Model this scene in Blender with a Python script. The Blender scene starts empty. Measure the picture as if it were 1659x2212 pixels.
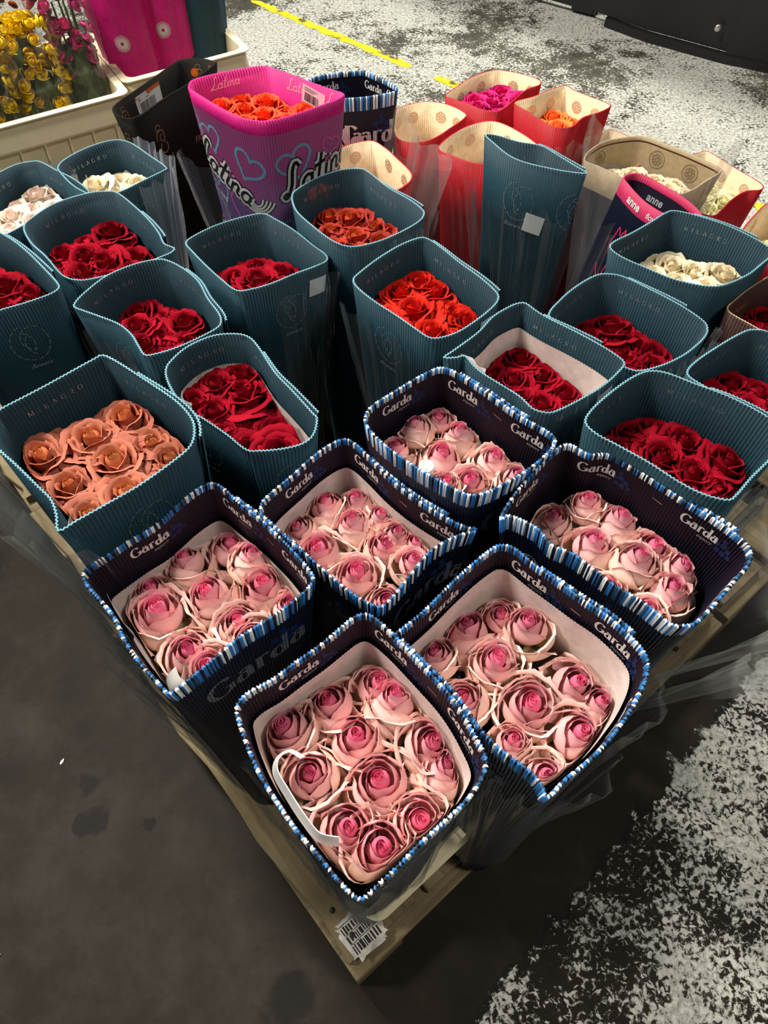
import bpy, bmesh, math, random
import numpy as np
from mathutils import Vector, Matrix
from math import sin, cos, pi, sqrt, atan2, radians
random.seed(7)
SC = bpy.context.scene
COL = SC.collection
# ---------------------------------------------------------------- camera
CAMH = 1.55
PITCH = radians(55.1)
cd = bpy.data.cameras.new('camera')
cd.sensor_fit = 'VERTICAL'; cd.sensor_height = 36.0
cd.lens = 36.0 * 1597.0 / 2212.0
cd.clip_start = 0.02
cam = bpy.data.objects.new('camera', cd); COL.objects.link(cam)
cam.location = (0, 0, CAMH)
cam.rotation_euler = (radians(90) - PITCH, 0, 0)
SC.camera = cam
# ---------------------------------------------------------------- light
SC.view_settings.view_transform = 'Standard'
SC.view_settings.look = 'None'
SC.view_settings.gamma = 1.0
SC.view_settings.use_curve_mapping = False
SC.view_settings.exposure = 0.0
w = bpy.data.worlds.new('hall'); SC.world = w; w.use_nodes = True
w.node_tree.nodes['Background'].inputs[0].default_value = (0.75, 0.82, 1.0, 1)
w.node_tree.nodes['Background'].inputs[1].default_value = 0.025

def area(name, loc, target, size, power, col):
    l = bpy.data.lights.new(name, 'AREA'); l.shape = 'DISK'; l.size = size
    l.energy = power; l.color = col
    o = bpy.data.objects.new(name, l); COL.objects.link(o)
    o.location = loc
    o.rotation_euler = (Vector(target) - Vector(loc)).to_track_quat('-Z', 'Y').to_euler()
    return o
area('hall_lamp_key', (-1.7, 2.0, 4.2), (0, 0.8, 0.6), 0.5, 225, (1.0, 0.94, 0.85))
area('hall_lamp_back', (1.6, 5.2, 4.8), (0.8, 3.0, 0.3), 1.2, 250, (1.0, 0.96, 0.86))
area('hall_lamp_left', (-2.6, 0.2, 3.8), (-0.5, 1.6, 0.4), 0.6, 75, (1.0, 0.95, 0.86))
area('fill_front', (1.9, -0.4, 4.4), (0.9, 0.3, 0.0), 0.7, 60, (1.0, 0.93, 0.84))  # added fill, not a lamp of the hall: lifts the right-hand floor

def screen(x, y, z):
    """where a point of the place stands in the picture (only used to word the labels)"""
    dx, dy, dz = x, y, z - CAMH
    wz = dy * cos(PITCH) - dz * sin(PITCH)
    uy = dy * sin(PITCH) + dz * cos(PITCH)
    return (829.5 + 1597 * dx / wz, 1106 - 1597 * uy / wz)
# ---------------------------------------------------------------- helpers
def link(name, me, mats=(), parent=None):
    o = bpy.data.objects.new(name, me); COL.objects.link(o)
    for m in mats:
        o.data.materials.append(m)
    if parent: o.parent = parent
    return o
def mesh(name, vs, fs, mats=(), parent=None, idx=None, smooth=False, uvs=None):
    me = bpy.data.meshes.new(name)
    me.from_pydata([tuple(v) for v in vs], [], fs)
    if idx: me.polygons.foreach_set('material_index', idx)
    if smooth: me.polygons.foreach_set('use_smooth', [True] * len(fs))
    if uvs:
        l = me.uv_layers.new(name='UVMap')
        li = [0] * len(me.loops); me.loops.foreach_get('vertex_index', li)
        l.data.foreach_set('uv', [c for i in li for c in uvs[i]])
    me.update()
    return link(name, me, mats, parent)
def empty(name, loc):
    o = bpy.data.objects.new(name, None); COL.objects.link(o); o.location = loc
    o.empty_display_size = 0.03
    return o
def tag(o, label=None, cat=None, group=None, kind=None):
    if label: o['label'] = label
    if cat: o['category'] = cat
    if group: o['group'] = group
    if kind: o['kind'] = kind
    return o
def box(vs, fs, cx, cy, cz, sx, sy, sz, rz=0.0, bev=0.0):
    """a box (with a chamfered top and bottom outline when bev) appended to vs, fs"""
    c, s = cos(rz), sin(rz)
    b = bev; n = len(vs)
    ring = []
    def R(hx, hy, z, k):
        for (x, y) in ((-hx + k, -hy), (hx - k, -hy), (hx, -hy + k), (hx, hy - k), (hx - k, hy), (-hx + k, hy), (-hx, hy - k), (-hx, -hy + k)):
            vs.append((cx + x * c - y * s, cy + x * s + y * c, z))
    k = max(b, 0.0006)
    R(sx/2 - k, sy/2 - k, cz - sz/2, k); R(sx/2, sy/2, cz - sz/2 + k, k); R(sx/2, sy/2, cz + sz/2 - k, k); R(sx/2 - k, sy/2 - k, cz + sz/2, k)
    for r in range(3):
        for i in range(8):
            j = (i + 1) % 8
            fs.append((n + r*8 + i, n + r*8 + j, n + r*8 + 8 + j, n + r*8 + 8 + i))
    fs.append(tuple(n + 7 - i for i in range(8))); fs.append(tuple(n + 24 + i for i in range(8)))

# ---------------------------------------------------------------- materials
def mat(name, col, rough=0.6, spec=0.3, **kw):
    m = bpy.data.materials.new(name); m.use_nodes = True
    b = m.node_tree.nodes['Principled BSDF']
    b.inputs['Base Color'].default_value = (*col, 1)
    b.inputs['Roughness'].default_value = rough
    b.inputs['Specular IOR Level'].default_value = spec
    for k, v in kw.items():
        b.inputs[k.replace('_', ' ')].default_value = v
    return m
def nodes(m):
    nt = m.node_tree
    return nt, nt.nodes['Principled BSDF'], (lambda t, **k: _n(nt, t, **k)), nt.links.new
def _n(nt, t, **k):
    n = nt.nodes.new(t)
    for a, v in k.items():
        if a.startswith('i_'): n.inputs[a[2:].replace('_', ' ')].default_value = v
        else: setattr(n, a, v)
    return n
def ramp(nt, stops, inter='LINEAR'):
    r = nt.nodes.new('ShaderNodeValToRGB'); cr = r.color_ramp; cr.interpolation = inter
    while len(cr.elements) < len(stops): cr.elements.new(0.5)
    for e, (p, c) in zip(cr.elements, stops):
        e.position = p; e.color = (*c, 1) if len(c) == 3 else c
    return r
def speck(m, col, amt=0.25, scale=60):
    """slight mottling of a plain coloured board"""
    nt, b, N, L = nodes(m)
    t = N('ShaderNodeTexCoord'); n = N('ShaderNodeTexNoise'); n.inputs['Scale'].default_value = scale; n.inputs['Detail'].default_value = 5
    L(t.outputs['Object'], n.inputs['Vector'])
    r = ramp(nt, [(0.25, tuple(c * (1 - amt) for c in col)), (0.75, tuple(min(1, c * (1 + amt)) for c in col))])
    L(n.outputs['Fac'], r.inputs[0]); L(r.outputs[0], b.inputs['Base Color'])
    bp = N('ShaderNodeBump'); bp.inputs['Strength'].default_value = 0.15; bp.inputs['Distance'].default_value = 0.001
    L(n.outputs['Fac'], bp.inputs['Height']); L(bp.outputs[0], b.inputs['Normal'])
    return m
def M_(name, col, rough=0.6, spec=0.3, amt=0.12, scale=80): return speck(mat(name, col, rough, spec), col, amt, scale)
M = {}
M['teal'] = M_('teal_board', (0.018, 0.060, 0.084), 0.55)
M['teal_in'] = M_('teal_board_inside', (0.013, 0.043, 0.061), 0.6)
M['teal_edge'] = M_('teal_cut_edge', (0.17, 0.36, 0.44), 0.5)
M['navy'] = M_('navy_board', (0.006, 0.010, 0.026), 0.45)
M['navy_in'] = M_('navy_board_inside', (0.010, 0.008, 0.020), 0.55)
M['white'] = M_('white_print', (0.80, 0.80, 0.78), 0.55, amt=0.05)
M['blue'] = M_('blue_print', (0.030, 0.180, 0.48), 0.5, amt=0.08)
M['midblue'] = M_('petrol_print', (0.015, 0.085, 0.20), 0.5)
M['cream'] = M_('raw_board', (0.72, 0.60, 0.50), 0.8, 0.1)
M['liner'] = M_('pale_liner', (0.78, 0.68, 0.63), 0.8, 0.1)
M['red'] = M_('red_board', (0.42, 0.008, 0.016), 0.5)
M['buff'] = M_('buff_board', (0.78, 0.62, 0.40), 0.65)
M['beige'] = M_('beige_board', (0.42, 0.33, 0.20), 0.6)
M['magenta'] = M_('magenta_board', (0.66, 0.015, 0.22), 0.45)
M['rose_band'] = M_('rose_red_band', (0.50, 0.025, 0.10), 0.5)
M['black'] = M_('black_board', (0.009, 0.007, 0.006), 0.6, 0.12)
M['brown'] = M_('dark_brown_board', (0.045, 0.014, 0.010), 0.5)
M['copper_ink'] = mat('copper_ink', (0.36, 0.19, 0.10), 0.4)
M['silver_ink'] = mat('silver_ink', (0.42, 0.47, 0.50), 0.35, 0.6, Metallic=0.3)
M['white_ink'] = mat('white_ink', (0.78, 0.77, 0.74), 0.5)
M['blue_ink'] = mat('blue_ink', (0.02, 0.06, 0.22), 0.5)
M['sky_ink'] = mat('sky_blue_ink', (0.16, 0.46, 0.62), 0.5)
M['pink_ink'] = mat('pink_ink', (0.72, 0.12, 0.36), 0.5)
M['black_ink'] = mat('black_ink', (0.01, 0.01, 0.012), 0.5)
M['faded_ink'] = mat('faded_brown_ink', (0.66, 0.46, 0.30), 0.6)
M['orange_ink'] = mat('orange_ink', (0.80, 0.16, 0.02), 0.5)
M['rose_ink'] = mat('rose_red_ink', (0.62, 0.03, 0.12), 0.5)
M['label'] = mat('label_paper', (0.82, 0.82, 0.80), 0.5)
M['steel'] = mat('steel_staple', (0.7, 0.66, 0.6), 0.3, 0.5, Metallic=0.9)
M['stem'] = M_('stem_green', (0.05, 0.11, 0.03), 0.6)
M['leaf'] = M_('leaf_green', (0.05, 0.10, 0.035), 0.5, amt=0.4, scale=30)
M['rubber'] = M_('black_sheet', (0.012, 0.012, 0.013), 0.45, 0.4, scale=10)
M['crate'] = M_('cream_plastic', (0.86, 0.77, 0.52), 0.4, 0.4, amt=0.06, scale=20)

def latina_mat():
    m = mat('lilac_pink_print', (0.4, 0.1, 0.3), 0.4); nt, b, N, L = nodes(m)
    t = N('ShaderNodeTexCoord'); s = N('ShaderNodeSeparateXYZ'); L(t.outputs['Object'], s.inputs[0])
    mr = N('ShaderNodeMapRange'); L(s.outputs['Z'], mr.inputs[0]); mr.inputs[1].default_value = 0.45; mr.inputs[2].default_value = 0.80
    n = N('ShaderNodeTexNoise'); n.inputs['Scale'].default_value = 9; L(t.outputs['Object'], n.inputs['Vector'])
    a = N('ShaderNodeMath', operation='MULTIPLY_ADD'); L(n.outputs['Fac'], a.inputs[0]); a.inputs[1].default_value = 0.7; L(mr.outputs[0], a.inputs[2])
    r = ramp(nt, [(0.3, (0.12, 0.15, 0.36)), (0.75, (0.26, 0.12, 0.38)), (1.25 if False else 1.0, (0.48, 0.10, 0.30))])
    L(a.outputs[0], r.inputs[0]); L(r.outputs[0], b.inputs['Base Color']); return m
M['latina'] = latina_mat()

def film_mat(name, haze, tint=(0.9, 0.93, 0.95), wr=25, bs=0.5):
    m = bpy.data.materials.new(name); m.use_nodes = True; nt = m.node_tree; nt.nodes.clear(); L = nt.links.new
    out = nt.nodes.new('ShaderNodeOutputMaterial')
    tr = nt.nodes.new('ShaderNodeBsdfTransparent'); tr.inputs[0].default_value = (0.96, 0.97, 0.97, 1)
    gl = nt.nodes.new('ShaderNodeBsdfGlossy'); gl.inputs['Roughness'].default_value = 0.16
    df = nt.nodes.new('ShaderNodeBsdfDiffuse'); df.inputs[0].default_value = (*tint, 1)
    tc = nt.nodes.new('ShaderNodeTexCoord')
    mp = nt.nodes.new('ShaderNodeMapping'); mp.inputs['Scale'].default_value = (1.0, 1.0, 0.35); L(tc.outputs['Object'], mp.inputs[0])
    n = nt.nodes.new('ShaderNodeTexNoise'); n.inputs['Scale'].default_value = wr; n.inputs['Detail'].default_value = 3
    n.inputs['Distortion'].default_value = 1.2; L(mp.outputs[0], n.inputs['Vector'])
    bp = nt.nodes.new('ShaderNodeBump'); bp.inputs['Strength'].default_value = bs; bp.inputs['Distance'].default_value = 0.01
    L(n.outputs['Fac'], bp.inputs['Height']); L(bp.outputs[0], gl.inputs['Normal'])
    lw = nt.nodes.new('ShaderNodeLayerWeight'); lw.inputs[0].default_value = 0.35; L(bp.outputs[0], lw.inputs['Normal'])
    mr = nt.nodes.new('ShaderNodeMapRange'); L(lw.outputs['Facing'], mr.inputs[0]); mr.inputs[3].default_value = 0.02; mr.inputs[4].default_value = 0.30
    m1 = nt.nodes.new('ShaderNodeMixShader'); m1.inputs[0].default_value = haze
    L(tr.outputs[0], m1.inputs[1]); L(df.outputs[0], m1.inputs[2])
    m2 = nt.nodes.new('ShaderNodeMixShader'); L(mr.outputs[0], m2.inputs[0]); L(m1.outputs[0], m2.inputs[1]); L(gl.outputs[0], m2.inputs[2])
    L(m2.outputs[0], out.inputs[0]); return m
M['film'] = film_mat('clear_film', 0.03, wr=10, bs=0.45)
M['soft_film'] = film_mat('soft_film', 0.12, (0.8, 0.82, 0.80), 8, 0.5)
M['grey_paper'] = mat('grey_paper', (0.50, 0.48, 0.46), 0.6)
M['ochre_ink'] = mat('ochre_ink', (0.24, 0.17, 0.10), 0.6)
M['dim_ink'] = mat('dim_print', (0.16, 0.17, 0.19), 0.6)
M['haze_film'] = film_mat('hazy_film', 0.24, (0.75, 0.80, 0.88), 60, 0.8)

def petal_mat(name, base, mid, tip, sss=0.0, rough=0.55, sheen=0.0, vein=0.10, edge=None, spec=0.2, fade=None):
    """real petal colour: from the petal's foot (uv.y 0) to its lip (uv.y 1), fine veins across (uv.x)"""
    m = mat(name, mid, rough, spec); nt, b, N, L = nodes(m)
    uv = N('ShaderNodeUVMap'); s = N('ShaderNodeSeparateXYZ'); L(uv.outputs[0], s.inputs[0])
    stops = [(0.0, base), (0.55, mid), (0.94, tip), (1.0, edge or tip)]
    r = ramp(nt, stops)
    n = N('ShaderNodeTexNoise'); n.inputs['Scale'].default_value = 4.0; n.inputs['Detail'].default_value = 6
    mp = N('ShaderNodeMapping'); mp.inputs['Scale'].default_value = (9, 0.8, 1); L(uv.outputs[0], mp.inputs[0]); L(mp.outputs[0], n.inputs['Vector'])
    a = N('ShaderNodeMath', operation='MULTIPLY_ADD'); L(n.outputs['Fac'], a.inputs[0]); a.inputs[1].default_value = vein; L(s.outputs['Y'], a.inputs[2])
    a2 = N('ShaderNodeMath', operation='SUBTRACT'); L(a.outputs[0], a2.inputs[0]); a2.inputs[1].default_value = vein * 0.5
    oi = N('ShaderNodeObjectInfo'); h = N('ShaderNodeHueSaturation')
    v = N('ShaderNodeMapRange'); L(oi.outputs['Random'], v.inputs[0]); v.inputs[3].default_value = 0.86; v.inputs[4].default_value = 1.12
    L(a2.outputs[0], r.inputs[0]); c_ = r.outputs[0]
    if fade:
        fm = N('ShaderNodeMix', data_type='RGBA'); L(s.outputs['X'], fm.inputs['Factor']); L(c_, fm.inputs['A']); fm.inputs['B'].default_value = (*fade, 1); c_ = fm.outputs['Result']
    L(c_, h.inputs['Color']); L(v.outputs[0], h.inputs['Value']); L(h.outputs[0], b.inputs['Base Color'])
    if sss:
        b.inputs['Subsurface Weight'].default_value = sss; b.inputs['Subsurface Radius'].default_value = (0.012, 0.006, 0.004); b.inputs['Subsurface Scale'].default_value = 0.5
    if sheen: b.inputs['Sheen Weight'].default_value = sheen
    bp = N('ShaderNodeBump'); bp.inputs['Strength'].default_value = 0.12; bp.inputs['Distance'].default_value = 0.002
    L(n.outputs['Fac'], bp.inputs['Height']); L(bp.outputs[0], b.inputs['Normal'])
    return m
# colour sets: heart, inner petals, outer petals
PC = {}
def pc(k, word, heart, inner, outer, **kw):
    PC[k] = (word, petal_mat(k + '_heart', *heart, **kw), petal_mat(k + '_inner_petal', *inner, fade=outer[2], **kw), petal_mat(k + '_outer_petal', *outer, **kw))
pc('pink', 'pale pink', ((0.62, 0.16, 0.22), (0.76, 0.13, 0.27), (0.84, 0.20, 0.36)), ((0.80, 0.50, 0.34), (0.80, 0.28, 0.34), (0.86, 0.40, 0.48)),
   ((0.62, 0.56, 0.28), (0.84, 0.58, 0.46), (0.90, 0.62, 0.56), ), edge=None)
pc('copper', 'copper', ((0.44, 0.12, 0.04), (0.56, 0.19, 0.07), (0.64, 0.28, 0.12)), ((0.40, 0.10, 0.05), (0.48, 0.13, 0.07), (0.56, 0.20, 0.11)),
   ((0.28, 0.06, 0.04), (0.38, 0.08, 0.055), (0.48, 0.14, 0.09)))
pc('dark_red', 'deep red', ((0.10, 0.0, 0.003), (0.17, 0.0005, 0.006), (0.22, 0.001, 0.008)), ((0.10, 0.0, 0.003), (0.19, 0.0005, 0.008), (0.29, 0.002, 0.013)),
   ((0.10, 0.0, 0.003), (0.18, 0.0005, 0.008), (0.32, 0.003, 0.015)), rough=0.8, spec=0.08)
pc('bright_red', 'bright red', ((0.30, 0.002, 0.004), (0.48, 0.006, 0.005), (0.60, 0.014, 0.008)), ((0.34, 0.002, 0.004), (0.52, 0.006, 0.006), (0.66, 0.02, 0.010)),
   ((0.30, 0.002, 0.004), (0.46, 0.005, 0.006), (0.64, 0.02, 0.010)), rough=0.7, spec=0.1)
pc('scarlet', 'orange red', ((0.50, 0.02, 0.004), (0.74, 0.04, 0.008), (0.86, 0.10, 0.02)), ((0.55, 0.02, 0.006), (0.74, 0.04, 0.01), (0.86, 0.10, 0.02)),
   ((0.50, 0.01, 0.006), (0.66, 0.025, 0.012), (0.80, 0.07, 0.02)))
pc('rust', 'rust red', ((0.40, 0.05, 0.01), (0.55, 0.07, 0.015), (0.62, 0.12, 0.03)), ((0.24, 0.01, 0.008), (0.34, 0.02, 0.012), (0.50, 0.05, 0.02)),
   ((0.18, 0.003, 0.006), (0.22, 0.006, 0.008), (0.32, 0.02, 0.014)))
pc('cream', 'cream', ((0.66, 0.50, 0.30), (0.82, 0.66, 0.42), (0.86, 0.74, 0.52)), ((0.62, 0.52, 0.26), (0.80, 0.68, 0.42), (0.86, 0.76, 0.54)),
   ((0.46, 0.42, 0.18), (0.72, 0.60, 0.36), (0.82, 0.72, 0.50)))
pc('blush', 'blush white', ((0.72, 0.40, 0.34), (0.80, 0.56, 0.46), (0.86, 0.68, 0.58)), ((0.74, 0.54, 0.42), (0.80, 0.62, 0.50), (0.86, 0.74, 0.64)),
   ((0.66, 0.52, 0.42), (0.78, 0.62, 0.50), (0.86, 0.74, 0.62)))
pc('magenta', 'magenta', ((0.40, 0.002, 0.06), (0.52, 0.004, 0.10), (0.64, 0.01, 0.16)), ((0.40, 0.002, 0.06), (0.52, 0.004, 0.10), (0.66, 0.01, 0.17)),
   ((0.36, 0.002, 0.06), (0.48, 0.004, 0.10), (0.62, 0.01, 0.16)))
pc('orange', 'orange', ((0.7, 0.06, 0.01), (0.84, 0.12, 0.02), (0.9, 0.20, 0.04)), ((0.7, 0.06, 0.01), (0.84, 0.12, 0.02), (0.9, 0.22, 0.05)),
   ((0.6, 0.04, 0.01), (0.8, 0.08, 0.02), (0.88, 0.2, 0.04)))
pc('mauve', 'mauve', ((0.25, 0.02, 0.12), (0.34, 0.04, 0.18), (0.4, 0.08, 0.22)), ((0.25, 0.02, 0.12), (0.34, 0.04, 0.18), (0.42, 0.09, 0.24)),
   ((0.22, 0.02, 0.12), (0.30, 0.03, 0.16), (0.4, 0.08, 0.24)))
pc('ivory', 'greenish ivory', ((0.6, 0.62, 0.25), (0.78, 0.76, 0.42), (0.84, 0.8, 0.52)), ((0.5, 0.56, 0.2), (0.76, 0.74, 0.4), (0.84, 0.8, 0.52)),
   ((0.4, 0.5, 0.15), (0.7, 0.7, 0.34), (0.82, 0.78, 0.48)))
pc('yellow', 'yellow', ((0.8, 0.35, 0.01), (0.88, 0.58, 0.01), (0.92, 0.68, 0.03)), ((0.8, 0.35, 0.01), (0.90, 0.60, 0.01), (0.92, 0.70, 0.03)),
   ((0.8, 0.35, 0.01), (0.88, 0.58, 0.01), (0.92, 0.68, 0.03)))
pc('hotpink', 'hot pink', ((0.6, 0.02, 0.14), (0.74, 0.03, 0.22), (0.82, 0.08, 0.32)), ((0.6, 0.02, 0.14), (0.72, 0.03, 0.22), (0.82, 0.10, 0.34)),
   ((0.5, 0.02, 0.12), (0.7, 0.03, 0.20), (0.82, 0.12, 0.36)))
# ---------------------------------------------------------------- floor
def floor_mat():
    m = mat('worn_concrete', (0.1, 0.1, 0.1), 0.55, 0.15); nt, b, N, L = nodes(m)
    t = N('ShaderNodeTexCoord'); s = N('ShaderNodeSeparateXYZ'); L(t.outputs['Object'], s.inputs[0])
    def noise(sc, det=6, dist=0.0, rough=0.55):
        n = N('ShaderNodeTexNoise'); n.inputs['Scale'].default_value = sc; n.inputs['Detail'].default_value = det
        n.inputs['Distortion'].default_value = dist; n.inputs['Roughness'].default_value = rough
        L(t.outputs['Object'], n.inputs['Vector']); return n.outputs['Fac']
    def math_(op, a, c, d=None):
        n = N('ShaderNodeMath', operation=op)
        for i, x in enumerate((a, c, d)):
            if x is None: continue
            if isinstance(x, (int, float)): n.inputs[i].default_value = x
            else: L(x, n.inputs[i])
        return n.outputs[0]
    def sm(x, a, c, lo=0.0, hi=1.0):
        n = N('ShaderNodeMapRange', interpolation_type='SMOOTHSTEP'); L(x, n.inputs[0])
        n.inputs[1].default_value = a; n.inputs[2].default_value = c; n.inputs[3].default_value = lo; n.inputs[4].default_value = hi
        return n.outputs[0]
    X, Y = s.outputs['X'], s.outputs['Y']
    fine = noise(95, 8, 0.6, 0.65); mid = noise(16, 7, 0.4, 0.6); coarse = noise(3.2, 6, 0.8); big = noise(1.1, 4, 0.6)
    r0 = ramp(nt, [(0.30, (0.009, 0.0065, 0.004)), (0.50, (0.019, 0.0145, 0.0095)), (0.72, (0.046, 0.038, 0.027))])
    L(math_('MULTIPLY_ADD', coarse, 0.6, math_('MULTIPLY_ADD', fine, 0.12, math_('MULTIPLY', mid, 0.30))), r0.inputs[0])
    # worn white paint: where it lies (right of a long edge, and over the far half of the hall)
    d1 = math_('SUBTRACT', math_('MULTIPLY', math_('SUBTRACT', X, 0.10), 0.689), math_('MULTIPLY', math_('SUBTRACT', Y, 0.01), 0.725))
    d1 = math_('ADD', d1, math_('MULTIPLY', math_('SUBTRACT', mid, 0.5), 0.12))
    far = math_('ADD', Y, math_('MULTIPLY', math_('SUBTRACT', coarse, 0.5), 0.8))
    far = math_('ADD', far, math_('MULTIPLY', sm(X, -.45, -1.2), 0.75))
    cov = math_('MAXIMUM', sm(d1, 0.0, 0.05, 0, 0.78), sm(far, 1.9, 2.4, 0, 0.70))
    cov = math_('MULTIPLY', cov, sm(big, 0.34, 0.60, 0.70, 1.12))
    nn = math_('ADD', math_('MULTIPLY', fine, 0.48), math_('ADD', math_('MULTIPLY', mid, 0.26), math_('MULTIPLY', coarse, 0.26)))
    thr = math_('SUBTRACT', 0.72, math_('MULTIPLY', cov, 0.36))
    mask = sm(math_('SUBTRACT', nn, thr), -0.012, 0.03)
    mask = math_('MULTIPLY', mask, sm(cov, 0.02, 0.25))
    r1 = ramp(nt, [(0.3, (0.14, 0.14, 0.115)), (0.62, (0.70, 0.71, 0.65))]); L(fine, r1.inputs[0])
    mx = N('ShaderNodeMix', data_type='RGBA'); L(mask, mx.inputs['Factor'])
    rf = ramp(nt, [(0.35, (0.050, 0.047, 0.036)), (0.65, (0.15, 0.145, 0.115))]); L(math_('MULTIPLY_ADD', coarse, 0.5, math_('MULTIPLY', mid, 0.5)), rf.inputs[0])
    mf = N('ShaderNodeMix', data_type='RGBA'); L(sm(far, 1.6, 2.6), mf.inputs['Factor']); L(r0.outputs[0], mf.inputs['A']); L(rf.outputs[0], mf.inputs['B']); L(mf.outputs['Result'], mx.inputs['A']); L(r1.outputs[0], mx.inputs['B'])
    col = mx.outputs['Result']
    # oil spots and a saw-cut joint
    spot = None
    for (px, py, r) in ((-0.56, 0.335, .026), (-0.60, 0.325, .018), (-0.16, 0.035, .045), (-0.60, 0.41, .02), (-0.95, 0.93, .04), (-0.46, 0.33, .008)):
        vm = N('ShaderNodeVectorMath', operation='DISTANCE'); L(t.outputs['Object'], vm.inputs[0]); vm.inputs[1].default_value = (px, py, 0)
        k = sm(math_('ADD', vm.outputs['Value'], math_('MULTIPLY', math_('SUBTRACT', mid, 0.5), 0.09)), r * 0.7, r * 1.3, 0.85, 0.0)
        spot = k if spot is None else math_('MAXIMUM', spot, k)
    cut = sm(math_('ABSOLUTE', math_('SUBTRACT', d1, 0.035), 0), 0.003, 0.007, 0.8, 0.0)
    spot = math_('MAXIMUM', spot, cut)
    m2 = N('ShaderNodeMix', data_type='RGBA'); L(spot, m2.inputs['Factor']); L(col, m2.inputs['A']); m2.inputs['B'].default_value = (0.008, 0.007, 0.006, 1)
    L(m2.outputs['Result'], b.inputs['Base Color'])
    L(sm(mask, 0, 1, 0.62, 0.8), b.inputs['Roughness'])
    bp = N('ShaderNodeBump'); bp.inputs['Strength'].default_value = 0.2; bp.inputs['Distance'].default_value = 0.003
    L(math_('ADD', math_('MULTIPLY', mask, 0.5), math_('MULTIPLY', fine, 0.6)), bp.inputs['Height']); L(bp.outputs[0], b.inputs['Normal'])
    return m
fl = mesh('floor', [(-6, -3, 0), (6, -3, 0), (6, 9, 0), (-6, 9, 0)], [(0, 1, 2, 3)], [floor_mat()]); tag(fl, kind='structure')

def line_mat():
    m = mat('worn_yellow_paint', (0.8, 0.72, 0.03), 0.6); nt, b, N, L = nodes(m)
    t = N('ShaderNodeTexCoord'); n = N('ShaderNodeTexNoise'); n.inputs['Scale'].default_value = 14; n.inputs['Detail'].default_value = 8
    L(t.outputs['Object'], n.inputs['Vector'])
    r = ramp(nt, [(0.36, (0.12, 0.11, 0.06)), (0.43, (0.72, 0.64, 0.02)), (0.8, (0.86, 0.82, 0.05))]); L(n.outputs['Fac'], r.inputs[0]); L(r.outputs[0], b.inputs['Base Color']); return m
LM = line_mat()
def ragged_strip(name, x0, y0, x1, y1, wd):
    n = 60; vs = []; fs = []
    d = Vector((x1 - x0, y1 - y0)); L_ = d.length; d /= L_; p = Vector((-d.y, d.x))
    for i in range(n + 1):
        q = Vector((x0, y0)) + d * (L_ * i / n)
        e = min(1, min(i, n - i) / 3 + 0.15)
        for sgn in (-1, 1):
            o = q + p * sgn * (wd / 2 * e + random.uniform(-.008, .008)) 
            vs.append((o.x, o.y, 0.0012))
        if i: fs.append((2*i - 2, 2*i, 2*i + 1, 2*i - 1))
    o = mesh(name, vs, fs, [LM]); tag(o, kind='structure'); return o
ragged_strip('trim_1', -0.66, 4.17, 0.12, 3.47, 0.045)
ragged_strip('trim_2', 0.22, 3.38, 0.335, 3.28, 0.045)
ragged_strip('trim_3', 1.32, 2.44, 1.9, 1.92, 0.045)
ragged_strip('trim_4', -2.4, 5.75, -0.68, 4.19, 0.045)

# ---------------------------------------------------------------- black sheeted barrier, far right
def barrier():
    pts = [(0.30, 4.50), (0.65, 4.20), (0.90, 4.02), (1.0, 3.95), (1.035, 3.90), (1.2, 3.74), (1.5, 3.53), (1.68, 3.44), (2.3, 3.20), (3.0, 3.0)]
    root = empty('barrier', (1.4, 3.7, 0))
    tag(root, 'black riveted sheet barrier standing on the worn floor at the far right', 'barrier')
    def sheet(name, ps, z0, z1, th, m, bulge=0):
        vs = []; fs = []; n = len(ps)
        for i, (x, y) in enumerate(ps):
            for (dx, z) in ((0, z0), (0, z1), (th, z1), (th, z0)):
                vs.append((x + dx * 0.5 - 1.4, y + dx - 3.7, z))
            if i:
                for k in range(4):
                    a = 4*(i-1) + k; c = 4*(i-1) + (k+1) % 4
                    fs.append((a, a + 4, c + 4, c))
        fs.append((0, 1, 2, 3)); q = 4*(n-1); fs.append((q+3, q+2, q+1, q))
        return mesh(name, vs, fs, [m], root)
    def interp(a, c, k=8): return [(a[0] + (c[0]-a[0]) * i / k, a[1] + (c[1]-a[1]) * i / k) for i in range(k + 1)]
    sheet('panel', pts[:3] , 0.03, 1.0, 0.05, M['rubber'])
    sheet('corner_post', [(0.90, 4.02), (1.0, 3.955)], 0.015, 1.0, 0.09, M['rubber'])
    sheet('panel', [(0.98, 3.95)] + [pts[5], (1.53, 3.51)], 0.04, 1.0, 0.05, M['rubber'])
    sheet('panel', [(1.5, 3.51)] + [(1.68, 3.42), (2.3, 3.18), (3.0, 2.98)], 0.035, 1.0, 0.05, M['rubber'])
    sheet('skirting', [(x, y - 0.03) for x, y in pts[4:]], 0.0, 0.035, 0.03, M['rubber'])
    for (x, z) in ((1.44, 0.13), (1.44, 0.42), (1.44, 0.7)):
        y = 3.545 - 0.012
        vs = []; fs = []
        for j in range(5):
            a = j / 4 * pi / 2
            for i in range(12):
                t = i / 12 * 2 * pi
                vs.append((x - 1.4 + .016 * cos(a) * cos(t), y - 3.7 - 0.008 * sin(a), z + .016 * cos(a) * sin(t)))
        for j in range(4):
            for i in range(12): fs.append((12*j + i, 12*j + (i+1) % 12, 12*j + 12 + (i+1) % 12, 12*j + 12 + i))
        mesh('rivet', vs, fs, [M['steel']], root, smooth=True)
barrier()

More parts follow.
